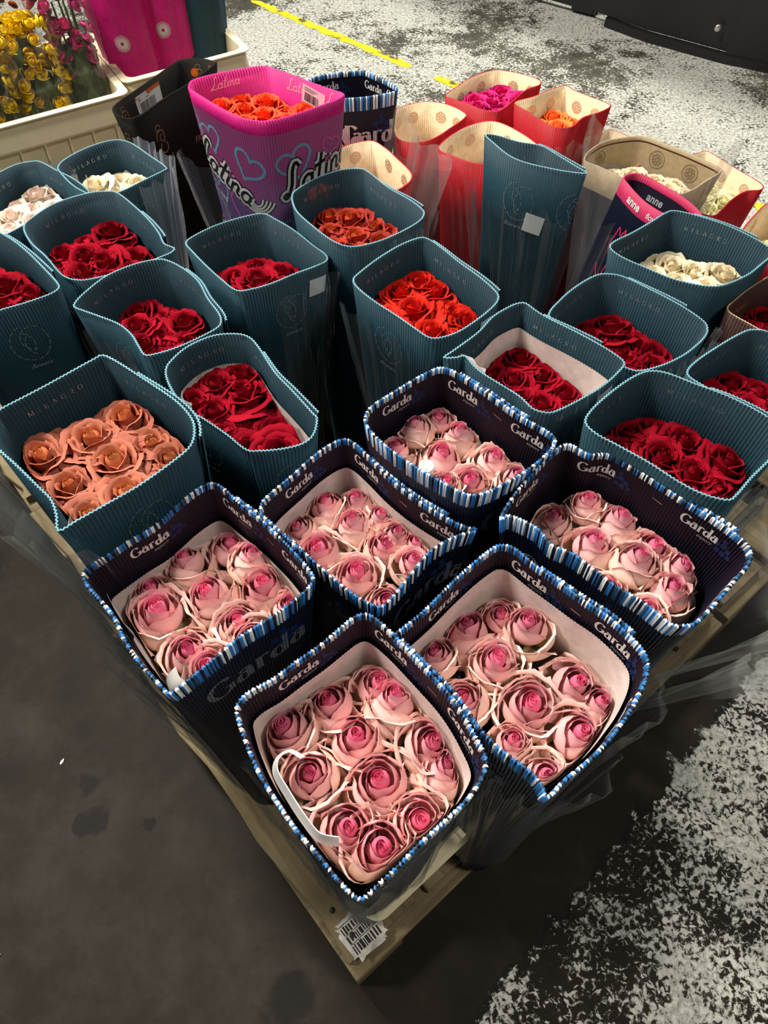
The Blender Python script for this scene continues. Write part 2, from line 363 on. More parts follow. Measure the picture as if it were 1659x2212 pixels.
# ---------------------------------------------------------------- pallets
ANG = radians(40)
UA = Vector((cos(ANG), sin(ANG))); UB = Vector((-sin(ANG), cos(ANG)))
C0 = Vector((-0.044, 0.061))
def AB(a, b): return C0 + UA * a + UB * b
def wood_mat():
    m = mat('pallet_wood', (0.3, 0.25, 0.15), 0.8, 0.2); nt, b, N, L = nodes(m)
    t = N('ShaderNodeTexCoord'); oi = N('ShaderNodeObjectInfo')
    mp = N('ShaderNodeMapping'); L(t.outputs['UV'], mp.inputs[0]); mp.inputs['Scale'].default_value = (3, 40, 1)
    ad = N('ShaderNodeVectorMath', operation='ADD'); L(mp.outputs[0], ad.inputs[0])
    cb = N('ShaderNodeCombineXYZ'); mu = N('ShaderNodeMath', operation='MULTIPLY'); L(oi.outputs['Random'], mu.inputs[0]); mu.inputs[1].default_value = 37
    L(mu.outputs[0], cb.inputs[0]); L(mu.outputs[0], cb.inputs[1]); L(cb.outputs[0], ad.inputs[1])
    n = N('ShaderNodeTexNoise'); n.inputs['Scale'].default_value = 1.5; n.inputs['Detail'].default_value = 8; n.inputs['Distortion'].default_value = 0.8
    L(ad.outputs[0], n.inputs['Vector'])
    n2 = N('ShaderNodeTexNoise'); n2.inputs['Scale'].default_value = 7; n2.inputs['Detail'].default_value = 5; L(t.outputs['Object'], n2.inputs['Vector'])
    r = ramp(nt, [(0.25, (0.070, 0.052, 0.028)), (0.5, (0.21, 0.165, 0.092)), (0.75, (0.38, 0.31, 0.18))])
    mi = N('ShaderNodeMath', operation='MULTIPLY_ADD'); L(n2.outputs['Fac'], mi.inputs[0]); mi.inputs[1].default_value = 0.5
    m3 = N('ShaderNodeMath', operation='MULTIPLY'); L(n.outputs['Fac'], m3.inputs[0]); m3.inputs[1].default_value = 0.5; L(m3.outputs[0], mi.inputs[2])
    L(mi.outputs[0], r.inputs[0]); L(r.outputs[0], b.inputs['Base Color'])
    bp = N('ShaderNodeBump'); bp.inputs['Strength'].default_value = 0.4; bp.inputs['Distance'].default_value = 0.003; L(n.outputs['Fac'], bp.inputs['Height']); L(bp.outputs[0], b.inputs['Normal'])
    return m
WOOD = wood_mat()
def board(name, a0, a1, b0, b1, z0, z1, parent, org, along='a', rag=0.0):
    """plank in pallet axes, UV running along the grain; the edge may be waney"""
    n = 14; vs = []; fs = []; uv = []
    L0, L1 = (a0, a1) if along == 'a' else (b0, b1)
    W0, W1 = (b0, b1) if along == 'a' else (a0, a1)
    k = 0.0025
    for i in range(n + 1):
        l = L0 + (L1 - L0) * i / n
        e0 = rag * (sin(i * 1.7) + sin(i * 0.63 + 1)) * 0.5; 
        for (wq, z) in ((W0 + e0, z0), (W0 + e0, z1 - k), (W0 + e0 + k, z1), (W1 - k, z1), (W1, z1 - k), (W1, z0)):
            a, b_ = (l, wq) if along == 'a' else (wq, l)
            p = AB(a, b_); vs.append((p.x - org[0], p.y - org[1], z)); uv.append((l, wq + z))
        if i:
            for j in range(6):
                q = 6*(i-1) + j; q2 = 6*(i-1) + (j+1) % 6
                fs.append((q, q2, q2 + 6, q + 6) if along == 'a' else (q, q + 6, q2 + 6, q2))
    fs.append((5, 4, 3, 2, 1, 0)); q = 6*n; fs.append((q, q+1, q+2, q+3, q+4, q+5))
    return mesh(name, vs, fs, [WOOD], parent, uvs=uv)
def nail(parent, org, a, b_, z):
    p = AB(a, b_); vs = []; fs = []
    for r, dz in ((0.0055, 0), (0.0045, .0012), (0.002, .0016)):
        for i in range(10):
            t = i / 10 * 2 * pi; vs.append((p.x - org[0] + r * cos(t), p.y - org[1] + r * sin(t), z + dz))
    for j in range(2):
        for i in range(10): fs.append((10*j + i, 10*j + (i+1) % 10, 10*j + 10 + (i+1) % 10, 10*j + 10 + i))
    fs.append(tuple(range(20, 30)))
    mesh('nail', vs, fs, [M['black_ink']], parent)
def pallet(A0, B0, LA, LB, label, nails=False):
    org = AB(A0, B0); root = empty('pallet', (org.x, org.y, 0)); tag(root, label, 'pallet', 'wooden pallets under the flowers')
    for a in (0.0, LA/2 - .05, LA - .10):
        board('bottom_board', A0 + a, A0 + a + .10, B0, B0 + LB, 0.0, .022, root, org, 'b')
        for b_ in (0.0, LB/2 - .072, LB - .145):
            board('block', A0 + a, A0 + a + .10, B0 + b_, B0 + b_ + .145, .022, .100, root, org, 'b')
    for b_ in (0.0, LB/2 - .072, LB - .145):
        board('stringer_board', A0, A0 + LA, B0 + b_, B0 + b_ + .145, .100, .122, root, org, 'a')
    nb = max(6, int(LA / 0.16)); pitch = (LA - .13) / (nb - 1)
    for i in range(nb):
        a0 = A0 + i * pitch; w_ = (.150 if i == 0 else random.uniform(.098, .122))
        board('deck_board', a0, a0 + w_, B0 + 0.022 + random.uniform(0, .006), B0 + LB, .122, .144, root, org, 'b', rag=0.012 if i == 0 else 0.002)
        if nails and i < 6:
            for b_ in (0.055, .10):
                for da in (0.03, w_ - .03): nail(root, org, a0 + da + random.uniform(-.006, .006), B0 + b_ + random.uniform(-.01, .01), .1438)
    return root
P1 = pallet(0, 0, 1.0, 1.2, 'worn wooden pallet under the front flower sleeves, its corner nearest the viewer', True)
pallet(1.02, 0, 1.0, 1.2, 'wooden pallet at the right edge, carrying the red and beige sleeves')
pallet(0.0, 1.22, 1.0, 0.5, 'wooden pallet under the sleeves at the back left')

# white slotted print stuck on the pallet corner
def pallet_mark():
    org = P1.location
    c = AB(.052, .050); rnd = random.Random(8)
    ring = [(c.x - org.x + .036 * (1 + rnd.uniform(-.16, .1)) * (abs(cos(t)) ** .5 * (1 if cos(t) > 0 else -1) * UA.x + abs(sin(t)) ** .5 * (1 if sin(t) > 0 else -1) * UB.x), c.y - org.y + .036 * (1 + rnd.uniform(-.16, .1)) * (abs(cos(t)) ** .5 * (1 if cos(t) > 0 else -1) * UA.y + abs(sin(t)) ** .5 * (1 if sin(t) > 0 else -1) * UB.y), .1445) for t in [k * 2*pi/44 for k in range(44)]]
    mesh('stamped_patch', ring, [tuple(range(44))], [M_('worn_white_stamp', (0.52, 0.50, 0.45), amt=.5, scale=60)], P1)['label'] = 'worn white stamped patch'
    vs = []; fs = []
    def q(a0, a1, b0, b1, z=0.1448):
        n = len(vs); a0, a1, b0, b1 = .024 + (a0 - .026) * .70, .024 + (a1 - .026) * .70, .024 + (b0 - .026) * .60, .024 + (b1 - .026) * .60
        for a, b_ in ((a0, b0), (a1, b0), (a1, b1), (a0, b1)):
            p = AB(a, b_); vs.append((p.x - org.x, p.y - org.y, z))
        fs.append((n, n+1, n+2, n+3))
    rnd = random.Random(4)
    a = .032
    for row, (b0, b1) in enumerate(((.030, .058), (.062, .084), (.088, .112))):
        a = .026
        while a < .104:
            w_ = rnd.choice((.003, .005, .008)); q(a, a + w_, b0 + rnd.uniform(0, .003), b1 - rnd.uniform(0, .004)); a += w_ + rnd.choice((.002, .003, .004))
        q(.026, .106, b1 + .001, b1 + .003)
    mesh('stamped_mark', vs, fs, [M['black_ink']], P1)['label'] = 'dark bars of the stamp'
pallet_mark()

# ---------------------------------------------------------------- cream crates
def crate(name, cx, cy, sx, sy, z0, h, rz, flare, label, lip=0.02, ribs=False, band=0.07):
    root = empty(name, (cx, cy, z0)); root.rotation_euler = (0, 0, rz); tag(root, label, 'crate', None)
    def loop(hx, hy, r, n=6):
        o = []
        for (qx, qy, a0) in ((1, 1, 0), (-1, 1, 90), (-1, -1, 180), (1, -1, 270)):
            for i in range(n + 1):
                a = radians(a0 + 90 * i / n); o.append((qx * (hx - r) + r * cos(a), qy * (hy - r) + r * sin(a)))
        return o
    def shell(nm, prof, m):
        vs = []; fs = []; n = 28
        for (d, z) in prof:
            for (x, y) in loop(sx/2 + d, sy/2 + d, 0.025): vs.append((x, y, z))
        for j in range(len(prof) - 1):
            for i in range(n): fs.append((n*j + i, n*j + (i+1) % n, n*j + n + (i+1) % n, n*j + n + i))
        return vs, fs, n
    vs, fs, n = shell('wall', [(0, 0), (flare * .75, h - band), (flare * .75 + .012, h - band), (flare * .75 + .012, h - band - .006), (flare * .75 + .016, h - band + .001), (flare + .004, h - .004), (flare + .004 + lip * .5, h - .003), (flare + .004 + lip * .5, h), (flare - .008, h), (flare * .7 - .008, h - band), (-.006, .006)], None)
    k = len(vs) - n
    fs.append(tuple(k + i for i in range(n))); fs.append(tuple(n - 1 - i for i in range(n)))
    mesh('wall', vs, fs, [M['crate']], root)
    if ribs:
        vs = []; fs = []
        for i in range(9):
            x = -sx/2 + .03 + i * (sx - .06) / 8
            box(vs, fs, x, -sy/2 - flare * .62 - .008, h - band - .03, .006, .010, .05)
        o = mesh('rib', vs, fs, [M['crate']], root)
        vs = []; fs = []
        # moulded arrow emblem on the band
        yy = -sy/2 - flare - .004
        for (x, z, w_, h_) in ((0.02, h - .03, .05, .004), (0.045, h - .04, .004, .022), (-0.01, h - .045, .004, .03), (-.04, h - .055, .06, .004), (.07, h - .02, .004, .03), (.03, h - .05, .035, .004)):
            box(vs, fs, x, yy - .001, z, w_, .004, h_)
        mesh('moulded_emblem', vs, fs, [M['crate']], root)
    return root
g1c = C0 + UA * 0.188 + UB * 0.141
crate('flower_crate', g1c.x, g1c.y, 0.21, 0.19, 0.146, 0.235, ANG, 0.012, 'cream plastic bucket crate on the pallet corner holding the frontmost striped sleeve', band=0.03, lip=0.008)
A31 = radians(31.5); U31 = Vector((cos(A31), sin(A31))); V31 = Vector((-sin(A31), cos(A31)))
c1 = Vector((-0.755, 2.195)) - U31 * 0.32 + V31 * 0.20
crate('flower_crate', c1.x, c1.y, 0.62, 0.38, 0.144, 0.36, A31, 0.018, 'cream plastic crate at the left edge, full of yellow and hot pink bunches', ribs=True)
c2 = Vector((-0.42, 2.46)) - U31 * 0.195 + V31 * 0.17
crate('flower_crate', c2.x, c2.y, 0.345, 0.30, 0.144, 0.36, A31, 0.018, 'cream plastic crate behind the black sleeve, holding magenta daisy-print sleeves', ribs=True)
pr = Vector((-0.62, 2.33))
def far_pallet():
    root = empty('pallet', (-0.9, 2.45, 0)); tag(root, 'wooden pallet under the two cream crates at the back left', 'pallet', 'wooden pallets under the flowers')
    for i in range(8):
        vs = []; fs = []; t = (i - 3.5) * 0.10 + 0.03
        p = V31 * t
        box(vs, fs, p.x, p.y, 0.133, 1.3, 0.085, 0.022, A31); uv = [(v[0]*cos(A31)+v[1]*sin(A31), v[1]) for v in vs]
        mesh('deck_board', vs, fs, [WOOD], root, uvs=uv)
    for t in (-0.5, 0, 0.5):
        vs = []; fs = []; p = U31 * t
        box(vs, fs, p.x, p.y, 0.061, 0.10, 0.75, 0.122, A31); mesh('bearer', vs, fs, [WOOD], root, uvs=[(v[0], v[1]) for v in vs])
far_pallet()
# ---------------------------------------------------------------- cardboard sleeves
def catmull(pts, per=8, closed=True):
    n = len(pts); out = []
    rng = range(n) if closed else range(n - 1)
    for i in rng:
        if closed: p0, p1, p2, p3 = pts[i-1], pts[i], pts[(i+1) % n], pts[(i+2) % n]
        else: p0, p1, p2, p3 = pts[max(i-1, 0)], pts[i], pts[i+1], pts[min(i+2, n-1)]
        for k in range(per):
            t = k / per; t2 = t*t; t3 = t2*t
            out.append(tuple(0.5 * ((2*p1[c]) + (-p0[c]+p2[c])*t + (2*p0[c]-5*p1[c]+4*p2[c]-p3[c])*t2 + (-p0[c]+3*p1[c]-3*p2[c]+p3[c])*t3) for c in (0, 1)))
    if not closed: out.append(tuple(pts[-1]))
    return out
def resample(pts, n, closed=True):
    q = pts + [pts[0]] if closed else pts
    d = [0]
    for i in range(1, len(q)): d.append(d[-1] + math.dist(q[i], q[i-1]))
    T = d[-1]; out = []; j = 0
    m = n if closed else n - 1
    for i in range(n):
        s = T * i / m
        while j < len(d) - 2 and d[j+1] < s: j += 1
        f = (s - d[j]) / max(1e-9, d[j+1] - d[j]); f = min(max(f, 0), 1)
        out.append((q[j][0] + (q[j+1][0]-q[j][0])*f, q[j][1] + (q[j+1][1]-q[j][1])*f))
    return out, T
FLOOR_Z = 0.146
class Sleeve:
    def __init__(s, zr, bs, base, pts, pitch=.005, amp=.0009, samp=4, zb=FLOOR_Z, th=.0022):
        s.th = th; s.rim = None
        s.zr, s.bs, s.amp, s.zb, s.samp = zr, bs, amp, zb, samp
        dense = catmull(pts, 6)
        _, s.P = resample(dense, 40)
        s.nr = int(round(s.P / pitch)); s.N = s.nr * samp
        dense, s.P = resample(dense, s.N)
        k = min(range(s.N), key=lambda i: dense[i][0] - 0.0 * dense[i][1])
        s.C = dense[k:] + dense[:k]
        N = s.N
        # clockwise seen from above: W -> N -> E -> S
        ar = sum(s.C[i-1][0]*s.C[i][1] - s.C[i][0]*s.C[i-1][1] for i in range(N))
        if ar > 0: s.C = [s.C[0]] + s.C[:0:-1]
        s.nm = []
        for i in range(N):
            a = s.C[i-3]; b = s.C[(i+3) % N]; tx, ty = b[0]-a[0], b[1]-a[1]; l = math.hypot(tx, ty) or 1
            s.nm.append((-ty/l, tx/l))
        cx = sum(p[0] for p in s.C)/N; cy = sum(p[1] for p in s.C)/N; s.cen = (cx, cy); s.base = base
        w = max(3, N // 14); sm = []
        for i in range(N):
            ax = ay = 0; c = 0
            for k in range(-w, w + 1, 3): p = s.C[(i+k) % N]; ax += p[0]; ay += p[1]; c += 1
            sm.append((ax/c - cx, ay/c - cy))
        s.S = sm; s.R = [(p[0]-cx, p[1]-cy) for p in s.C]
        u = s.P / N
        s.uW = 0.0; s.uN = u * max(range(N), key=lambda i: s.C[i][1]); s.uE = u * max(range(N), key=lambda i: s.C[i][0]); s.uS = u * min(range(N), key=lambda i: s.C[i][1])
        if s.uN > s.uE: s.uE = s.uN + .25 * s.P
        s.H = zr - zb
        s.root = empty('flower_sleeve', (base[0], base[1], zb)); s.org = (base[0], base[1], zb)
        s.wob = random.uniform(0, 6)
    def at(s, u, v, off=0.0):
        """point of the wall: u metres round the rim, v metres below it, off metres outwards"""
        f = (u / s.P * s.N) % s.N; i = int(f); f -= i; j = (i + 1) % s.N; i %= s.N
        t = min(max(v / s.H, -.3), 1); q = min(1, max(0, t) * 2.5); sc = 1 - (1 - s.bs) * t
        mx = lambda A, k: A[i][k] * (1-f) + A[j][k] * f
        x = s.cen[0] + (s.base[0]-s.cen[0]) * t + (mx(s.R, 0)*(1-q) + mx(s.S, 0)*q) * sc + mx(s.nm, 0) * off
        y = s.cen[1] + (s.base[1]-s.cen[1]) * t + (mx(s.R, 1)*(1-q) + mx(s.S, 1)*q) * sc + mx(s.nm, 1) * off
        return (x - s.org[0], y - s.org[1], s.zr - v - s.org[2] + 0.0012 * sin(2 * pi * u / s.P * 3 + s.wob))
    def side(s, name, f):
        a, b = {'NW': (s.uW, s.uN), 'NE': (s.uN, s.uE), 'SE': (s.uE, s.uS), 'SW': (s.uS, s.P)}[name]
        return a + (b - a) * f
    def wall(s, mats, outer, inner, stripes=None, u0=None, u1=None, off=0.0, vend=None, name='panel', offgrow=0.0, linerv=None):
        """outer, inner: lists of (v_end, material index or 'stripe'); returns the sheet"""
        th = s.th; N = s.N; closed = u0 is None
        cols = range(N + 1) if closed else range(int(u0 / s.P * N), int(u1 / s.P * N) + 1)
        nc = N if closed else len(cols)
        def rows(bands, end):
            vs_ = [0.0]; 
            for (ve, _) in bands:
                lo = vs_[-1]; ve = min(ve, end); k = max(1, int((ve - lo) / 0.11))
                for q in range(1, k + 1): vs_.append(lo + (ve - lo) * q / k)
            return vs_
        def band(bands, v):
            for (ve, m) in bands:
                if v < ve: return m
            return bands[-1][1]
        H = vend or s.H
        ro = rows(outer, H)[::-1]; ri = rows(inner, H if closed else H)
        prof = [(v, 1) for v in ro] + [(v, -1) for v in ri]
        V = []; F = []; I = []
        for (v, sg) in prof:
            for ci, c in enumerate(cols if not closed else range(N)):
                ph = (c % s.samp) / s.samp
                d = s.amp * cos(2*pi*ph) + (th/2 if sg > 0 else -th/2)
                g = 0 if closed else offgrow * ci / nc
                V.append(s.at(c * s.P / N, v, d + off + g))
        for r in range(len(prof) - 1):
            v = 0.5 * (prof[r][0] + prof[r+1][0]); sg = prof[r][1]; rim = prof[r][1] != prof[r+1][1]
            m = band(outer if sg > 0 or rim else inner, v if not rim else 0)
            for k in range(nc if closed else nc - 1):
                k2 = (k + 1) % nc if closed else k + 1
                F.append((r*nc + k, r*nc + k2, (r+1)*nc + k2, (r+1)*nc + k))
                if m == 'stripe':
                    c = (cols[k] if not closed else k); I.append(stripes[(c * 2 // s.samp) % len(stripes)])
                else: I.append(m if not rim else (s.rim if s.rim is not None else m))
        if not closed:
            for k in (0, nc - 1):
                a = [r*nc + k for r in range(len(prof))]; h = len(ro)
                for r in range(min(len(ro), len(ri)) - 1):
                    pass
        o = mesh(name, V, F, mats, s.root, idx=I, smooth=True)
        if closed: s.main = o
        return o
    def patch(s, name, vs2, fs, u0, v0, mat_, d=1, inner=True, off=0.0004, lab=None, rot=0.0, par=None):
        V = []; base = -(s.th / 2 + s.amp * .45 + off) if inner else (s.th / 2 + s.amp * .45 + off)
        c, sn = cos(rot), sin(rot)
        for (x, y) in vs2:
            x, y = x*c - y*sn, x*sn + y*c
            V.append(s.at(u0 + d * x, v0 - y, base))
        o = mesh(name, V, fs, [mat_], par or s.main)
        if lab: o['label'] = lab
        return o
# ---------------------------------------------------------------- lettering
def ribbon(pts, wf, close=False, step=.05):
    """flat ribbon along a polyline; wf = width or function of the direction angle"""
    q, T = resample(pts, max(3, int(sum(math.dist(pts[i], pts[i-1]) for i in range(1, len(pts))) / step) + 1), closed=False)
    vs = []; fs = []
    for i, p in enumerate(q):
        a = q[max(i-1, 0)]; b = q[min(i+1, len(q)-1)]; dx, dy = b[0]-a[0], b[1]-a[1]; l = math.hypot(dx, dy) or 1; dx /= l; dy /= l
        w_ = (wf(dx, dy) if callable(wf) else wf) / 2
        vs.append((p[0] - dy*w_, p[1] + dx*w_)); vs.append((p[0] + dy*w_, p[1] - dx*w_))
        if i: fs.append((2*i-2, 2*i-1, 2*i+1, 2*i))
    return vs, fs
def merge(parts):
    V = []; F = []
    for vs, fs in parts:
        n = len(V); V += list(vs); F += [tuple(i + n for i in f) for f in fs]
    return V, F
def xf(p, sx=1, sy=1, tx=0, ty=0, sh=0):
    vs, fs = p; return [((x + sh*y) * sx + tx, y * sy + ty) for x, y in vs], fs
def arc(cx, cy, rx, ry, a0, a1, n=24):
    return [(cx + rx*cos(radians(a0 + (a1-a0)*i/n)), cy + ry*sin(radians(a0 + (a1-a0)*i/n))) for i in range(n + 1)]
pen = lambda lo, hi: (lambda dx, dy: lo + (hi - lo) * abs(dy))
GL = {
 'G': (1.25, [arc(.6, .75, .55, .72, 40, 330), [(1.05, .62), (1.05, .1)], [(.75, .62), (1.25, .62)]]),
 'a': (.85, [arc(.35, .33, .28, .33, 0, 360), [(.66, .7), (.66, .1), (.8, 0)], arc(.4, .72, .26, .2, 0, 150)]),
 'r': (.72, [[(.2, .95), (.2, 0)], arc(.48, .65, .26, .28, 160, 40), [(.02, 0), (.4, 0)]]),
 'd': (.9, [arc(.35, .4, .3, .4, 0, 360), [(.7, 1.5), (.7, .05)], [(.5, 1.5), (.7, 1.5)], [(.66, 0), (.9, 0)]]),
 'M': (1.5, [[(.1, 0), (.15, 1.4)], [(.15, 1.4), (.7, .1)], [(.7, .1), (1.2, 1.4)], [(1.2, 1.4), (1.28, 0)]]),
 'I': (.6, [[(.2, 0), (.2, 1.4)], [(0, 0), (.4, 0)], [(0, 1.4), (.4, 1.4)]]),
 'L': (1.1, [[(.2, 1.4), (.2, 0)], [(.05, 0), (.85, 0), (.85, .3)]]),
 'A': (1.3, [[(.05, 0), (.6, 1.4)], [(.6, 1.4), (1.15, 0)], [(.3, .5), (.9, .5)]]),
 'g': (1.3, [arc(.6, .7, .55, .68, 40, 330), [(1.05, .6), (1.05, .1)]]),
 'R': (1.2, [[(.2, 0), (.2, 1.4)], [(.2, 1.4), (.6, 1.4)] + arc(.6, 1.05, .3, .35, 90, -90, 12) + [(.2, .7)], [(.5, .7), (1.0, 0)]]),
 'O': (1.4, [arc(.6, .7, .55, .7, 0, 360)]),
}
def word(txt, h, wf, track=.12):
    """letters drawn with a broad pen, x height = h"""
    x = 0; parts = []
    for ch in txt:
        adv, st = GL[ch]
        for s_ in st: parts.append(xf(ribbon(s_, wf, step=.12), h, h, x * h, 0))
        x += adv + track
    V, F = merge(parts); return V, F, x * h
GARDA = word('Garda', .0105, pen(.07, .30), .08)
MILA = word('MILAgRO', .0052, pen(.06, .16), 1.1)
_tc = {}
def font_text(txt, size, step=.003, bold=0.0, shear=0.0):
    k = (txt, size, bold, shear)
    if k in _tc: return _tc[k]
    c = bpy.data.curves.new('t', 'FONT'); c.body = txt; c.size = size; c.shear = shear; c.offset = bold; c.resolution_u = 3
    o = bpy.data.objects.new('t', c); COL.objects.link(o)
    dg = bpy.context.evaluated_depsgraph_get(); me = o.evaluated_get(dg).to_mesh()
    bm = bmesh.new(); bm.from_mesh(me); o.evaluated_get(dg).to_mesh_clear()
    bpy.data.objects.remove(o)
    xs = [v.co.x for v in bm.verts]; x0, x1 = min(xs), max(xs)
    x = x0 + step
    while x < x1:
        bmesh.ops.bisect_plane(bm, geom=bm.verts[:] + bm.edges[:] + bm.faces[:], plane_co=(x, 0, 0), plane_no=(1, 0, 0)); x += step
    bm.verts.ensure_lookup_table()
    V = [(v.co.x, v.co.y) for v in bm.verts]; F = [tuple(v.index for v in f.verts) for f in bm.faces]; bm.free()
    _tc[k] = (V, F, x1); return _tc[k]
EXPORT = font_text('export', .0075, .003, 0.0, 0.5)
def grid(w_, h, nx=10, ny=6):
    vs = [(w_ * i / nx, h * j / ny) for j in range(ny + 1) for i in range(nx + 1)]
    fs = [(j*(nx+1)+i, j*(nx+1)+i+1, (j+1)*(nx+1)+i+1, (j+1)*(nx+1)+i) for j in range(ny) for i in range(nx)]
    return vs, fs
def flower(r, petals=6):
    P = []
    for k in range(petals):
        a = 2*pi*k/petals; P.append(ribbon(arc(r*.55*cos(a), r*.55*sin(a), r*.32, r*.32, 0, 360, 10), r*.16, step=r*.2))
    return merge(P)
def blue_cluster(sc=1.0):
    rnd = random.Random(3); P = []
    for (x, y, r) in ((0, .006, .0042), (.009, .009, .0045), (.017, .005, .004), (.004, -.003, .004), (.013, -.003, .0044), (.022, -.002, .0035), (.007, .016, .003)):
        P.append(xf(flower(r, 6), sc, sc, x*sc, y*sc))
    return merge(P)
CLUSTER = blue_cluster()
def rope(r, th=.0011):
    """the two looped, twisted cords of the printed emblem"""
    P = []
    P.append(ribbon(arc(0, 0, r, r * 1.15, 100, 400, 40), th, step=.003))
    P.append(ribbon(arc(r * .35, r * .25, r * .75, r * .75, 60, 260, 30), th, step=.003))
    P.append(ribbon(arc(-r * .5, 0, r * .75, r * .8, -60, 60, 20), th, step=.003))
    P.append(ribbon(arc(r * .5, -.1 * r, r * .75, r * .8, 120, 240, 20), th, step=.003))
    # cut the cords into twisted dashes
    V, F = merge(P); F = [f for i, f in enumerate(F) if i % 4 != 3]
    return V, F
ROPE = rope(.030)
DOTS = merge([xf(flower(.0016, 4), 1, 1, random.Random(k).uniform(0, .05), random.Random(k+50).uniform(0, .05)) for k in range(14)])
# ---------------------------------------------------------------- film
def film(s, u0, u1, v0, v1, off, flare, mat_='film', seed=1, name='clear_film', peaks=0.0, nu=72, nv=16, lab=None):
    rnd = random.Random(seed); V = []; F = []
    ph = [rnd.uniform(0, 6.3) for _ in range(8)]
    full = abs(u1 - u0 - s.P) < 1e-6
    for j in range(nv + 1):
        t = j / nv
        for i in range(nu + (0 if full else 1)):
            f = i / nu; u = u0 + (u1 - u0) * f
            top = v0 - peaks * max(0, sin(f * 2*pi * 2 + ph[0])) ** 3 - .006 * sin(f * 40 + ph[1])
            v = top + (v1 - top) * t
            k = (1 - t) ** 1.6
            o = off + flare * k * (1 + .35 * sin(f * 2*pi * 3 + ph[2])) + .0035 * sin(f * 57 + ph[3] + 5*t) * (.4 + k) + .002 * sin(f * 131 + 9*t + ph[4]) + .004 * sin(t * 7 + f * 16 + ph[5])
            V.append(s.at(u, v, max(o, .0035)))
    n = nu if full else nu + 1
    for j in range(nv):
        for i in range(nu):
            i2 = (i + 1) % n if full else i + 1
            F.append((j*n + i, j*n + i2, (j+1)*n + i2, (j+1)*n + i))
    o = mesh(name, V, F, [M[mat_]], s.root, smooth=True)
    if lab: o['label'] = lab
    return o
# ---------------------------------------------------------------- roses
def petal(phi, W, b, a, h, z0=0.0, lip=.1, drop=.06, curl=.1, spiral=.08, wav=.02, seed=0, nu=12, nv=10, cup=1.0, notch=0.0):
    rnd = random.Random(seed); p1, p2 = rnd.uniform(0, 6.3), rnd.uniform(0, 6.3); vs = []; fs = []; uv = []
    for j in range(nv + 1):
        t = j / nv
        for i in range(nu + 1):
            s = i / nu * 2 - 1
            ed = 1 - .16 * abs(s)**2.2 - .20 * abs(s)**6 + notch * math.exp(-(s / .12)**2) * t
            tt = t * ed
            q = min(tt / .55, 1); r = b * sqrt(max(0, 1 - (1 - q)**2)) ** cup
            k = min(1, max(0, (tt - .45) / .55)); k = k*k*(3 - 2*k); r += (a - b) * k
            l = max(0, (t - .80) / .20) ** 2
            r += lip * l * (1 - .5 * abs(s)) + curl * l * abs(s) ** 3 * .6 + spiral * s * (.3 + .7 * t) + curl * .35 * t * abs(s) ** 4
            z = z0 + h * tt - drop * l
            r += wav * t * t * sin(5 * s + p1) * .7 + wav * t**4 * sin(13 * s + p2) * .5
            z += wav * t**4 * sin(11 * s + p2) * .6
            w_ = W / 2 * (.55 + .45 * min(1, t * 2.2)) * (1 - .10 * max(0, t - .75) / .25)
            th = phi + s * w_
            r = max(r, .004)
            vs.append((r * cos(th), r * sin(th), z)); uv.append((s * .5 + .5, t))
    n = nu + 1
    for j in range(nv):
        for i in range(nu): fs.append((j*n+i, j*n+i+1, (j+1)*n+i+1, (j+1)*n+i))
    return vs, fs, uv
def heart(R0, zt, turns, seed, z0=.3, tight=1.0):
    rnd = random.Random(seed); vs = []; fs = []; uv = []; nu = int(26 * turns); nv = 6
    ox = rnd.uniform(-.02, .02)
    for j in range(nv + 1):
        t = j / nv
        for i in range(nu + 1):
            f = i / nu; th = f * turns * 2*pi + seed
            r = R0 * (.10 + .90 * f ** tight) * (.85 + .30 * t - .25 * t * t)
            r += .012 * sin(th * 2.3 + seed) * t
            z = z0 + (zt - z0) * t - .10 * f * t * R0 / .3 + .015 * sin(th * 1.7 + seed) * t
            vs.append((r * cos(th) + ox, r * sin(th), z)); uv.append((f, .35 + .65 * t))
    n = nu + 1
    for j in range(nv):
        for i in range(nu): fs.append((j*n+i, j*n+i+1, (j+1)*n+i+1, (j+1)*n+i))
    k = len(vs); zc = zt - .16
    for (r, z) in ((R0 * 1.25, zt - .42), (R0 * 1.1, zt - .24), (R0 * .6, zc), (.01, zc + .02)):
        for i in range(12): vs.append((r*cos(i*pi/6), r*sin(i*pi/6), z)); uv.append((.5, .3))
    for j in range(3):
        for i in range(12): fs.append((k+12*j+i, k+12*j+(i+1) % 12, k+12*j+12+(i+1) % 12, k+12*j+12+i))
    return vs, fs, uv
def joinp(ps):
    V = []; F = []; U = []
    for v, f, u in ps:
        n = len(V); V += v; F += [tuple(i + n for i in q) for q in f]; U += u
    return V, F, U
def rmesh(name, p):
    me = bpy.data.meshes.new(name); me.from_pydata(p[0], [], p[1]); me.polygons.foreach_set('use_smooth', [True] * len(p[1]))
    l = me.uv_layers.new(name='UVMap'); li = [0] * len(me.loops); me.loops.foreach_get('vertex_index', li)
    l.data.foreach_set('uv', [c for i in li for c in p[2][i]]); me.materials.append(None); me.update(); return me
GA = 2.39996
def stem_mesh():
    vs = []; fs = []; uv = []
    for j, (z, r) in enumerate(((0.04, .12), (0.0, .16), (-.12, .09), (-1, .075))):
        for i in range(8): vs.append((r*cos(i*pi/4), r*sin(i*pi/4), z)); uv.append((0, 0))
        if j:
            for i in range(8): fs.append((8*j-8+i, 8*j-8+(i+1) % 8, 8*j+(i+1) % 8, 8*j+i))
    return vs, fs, uv
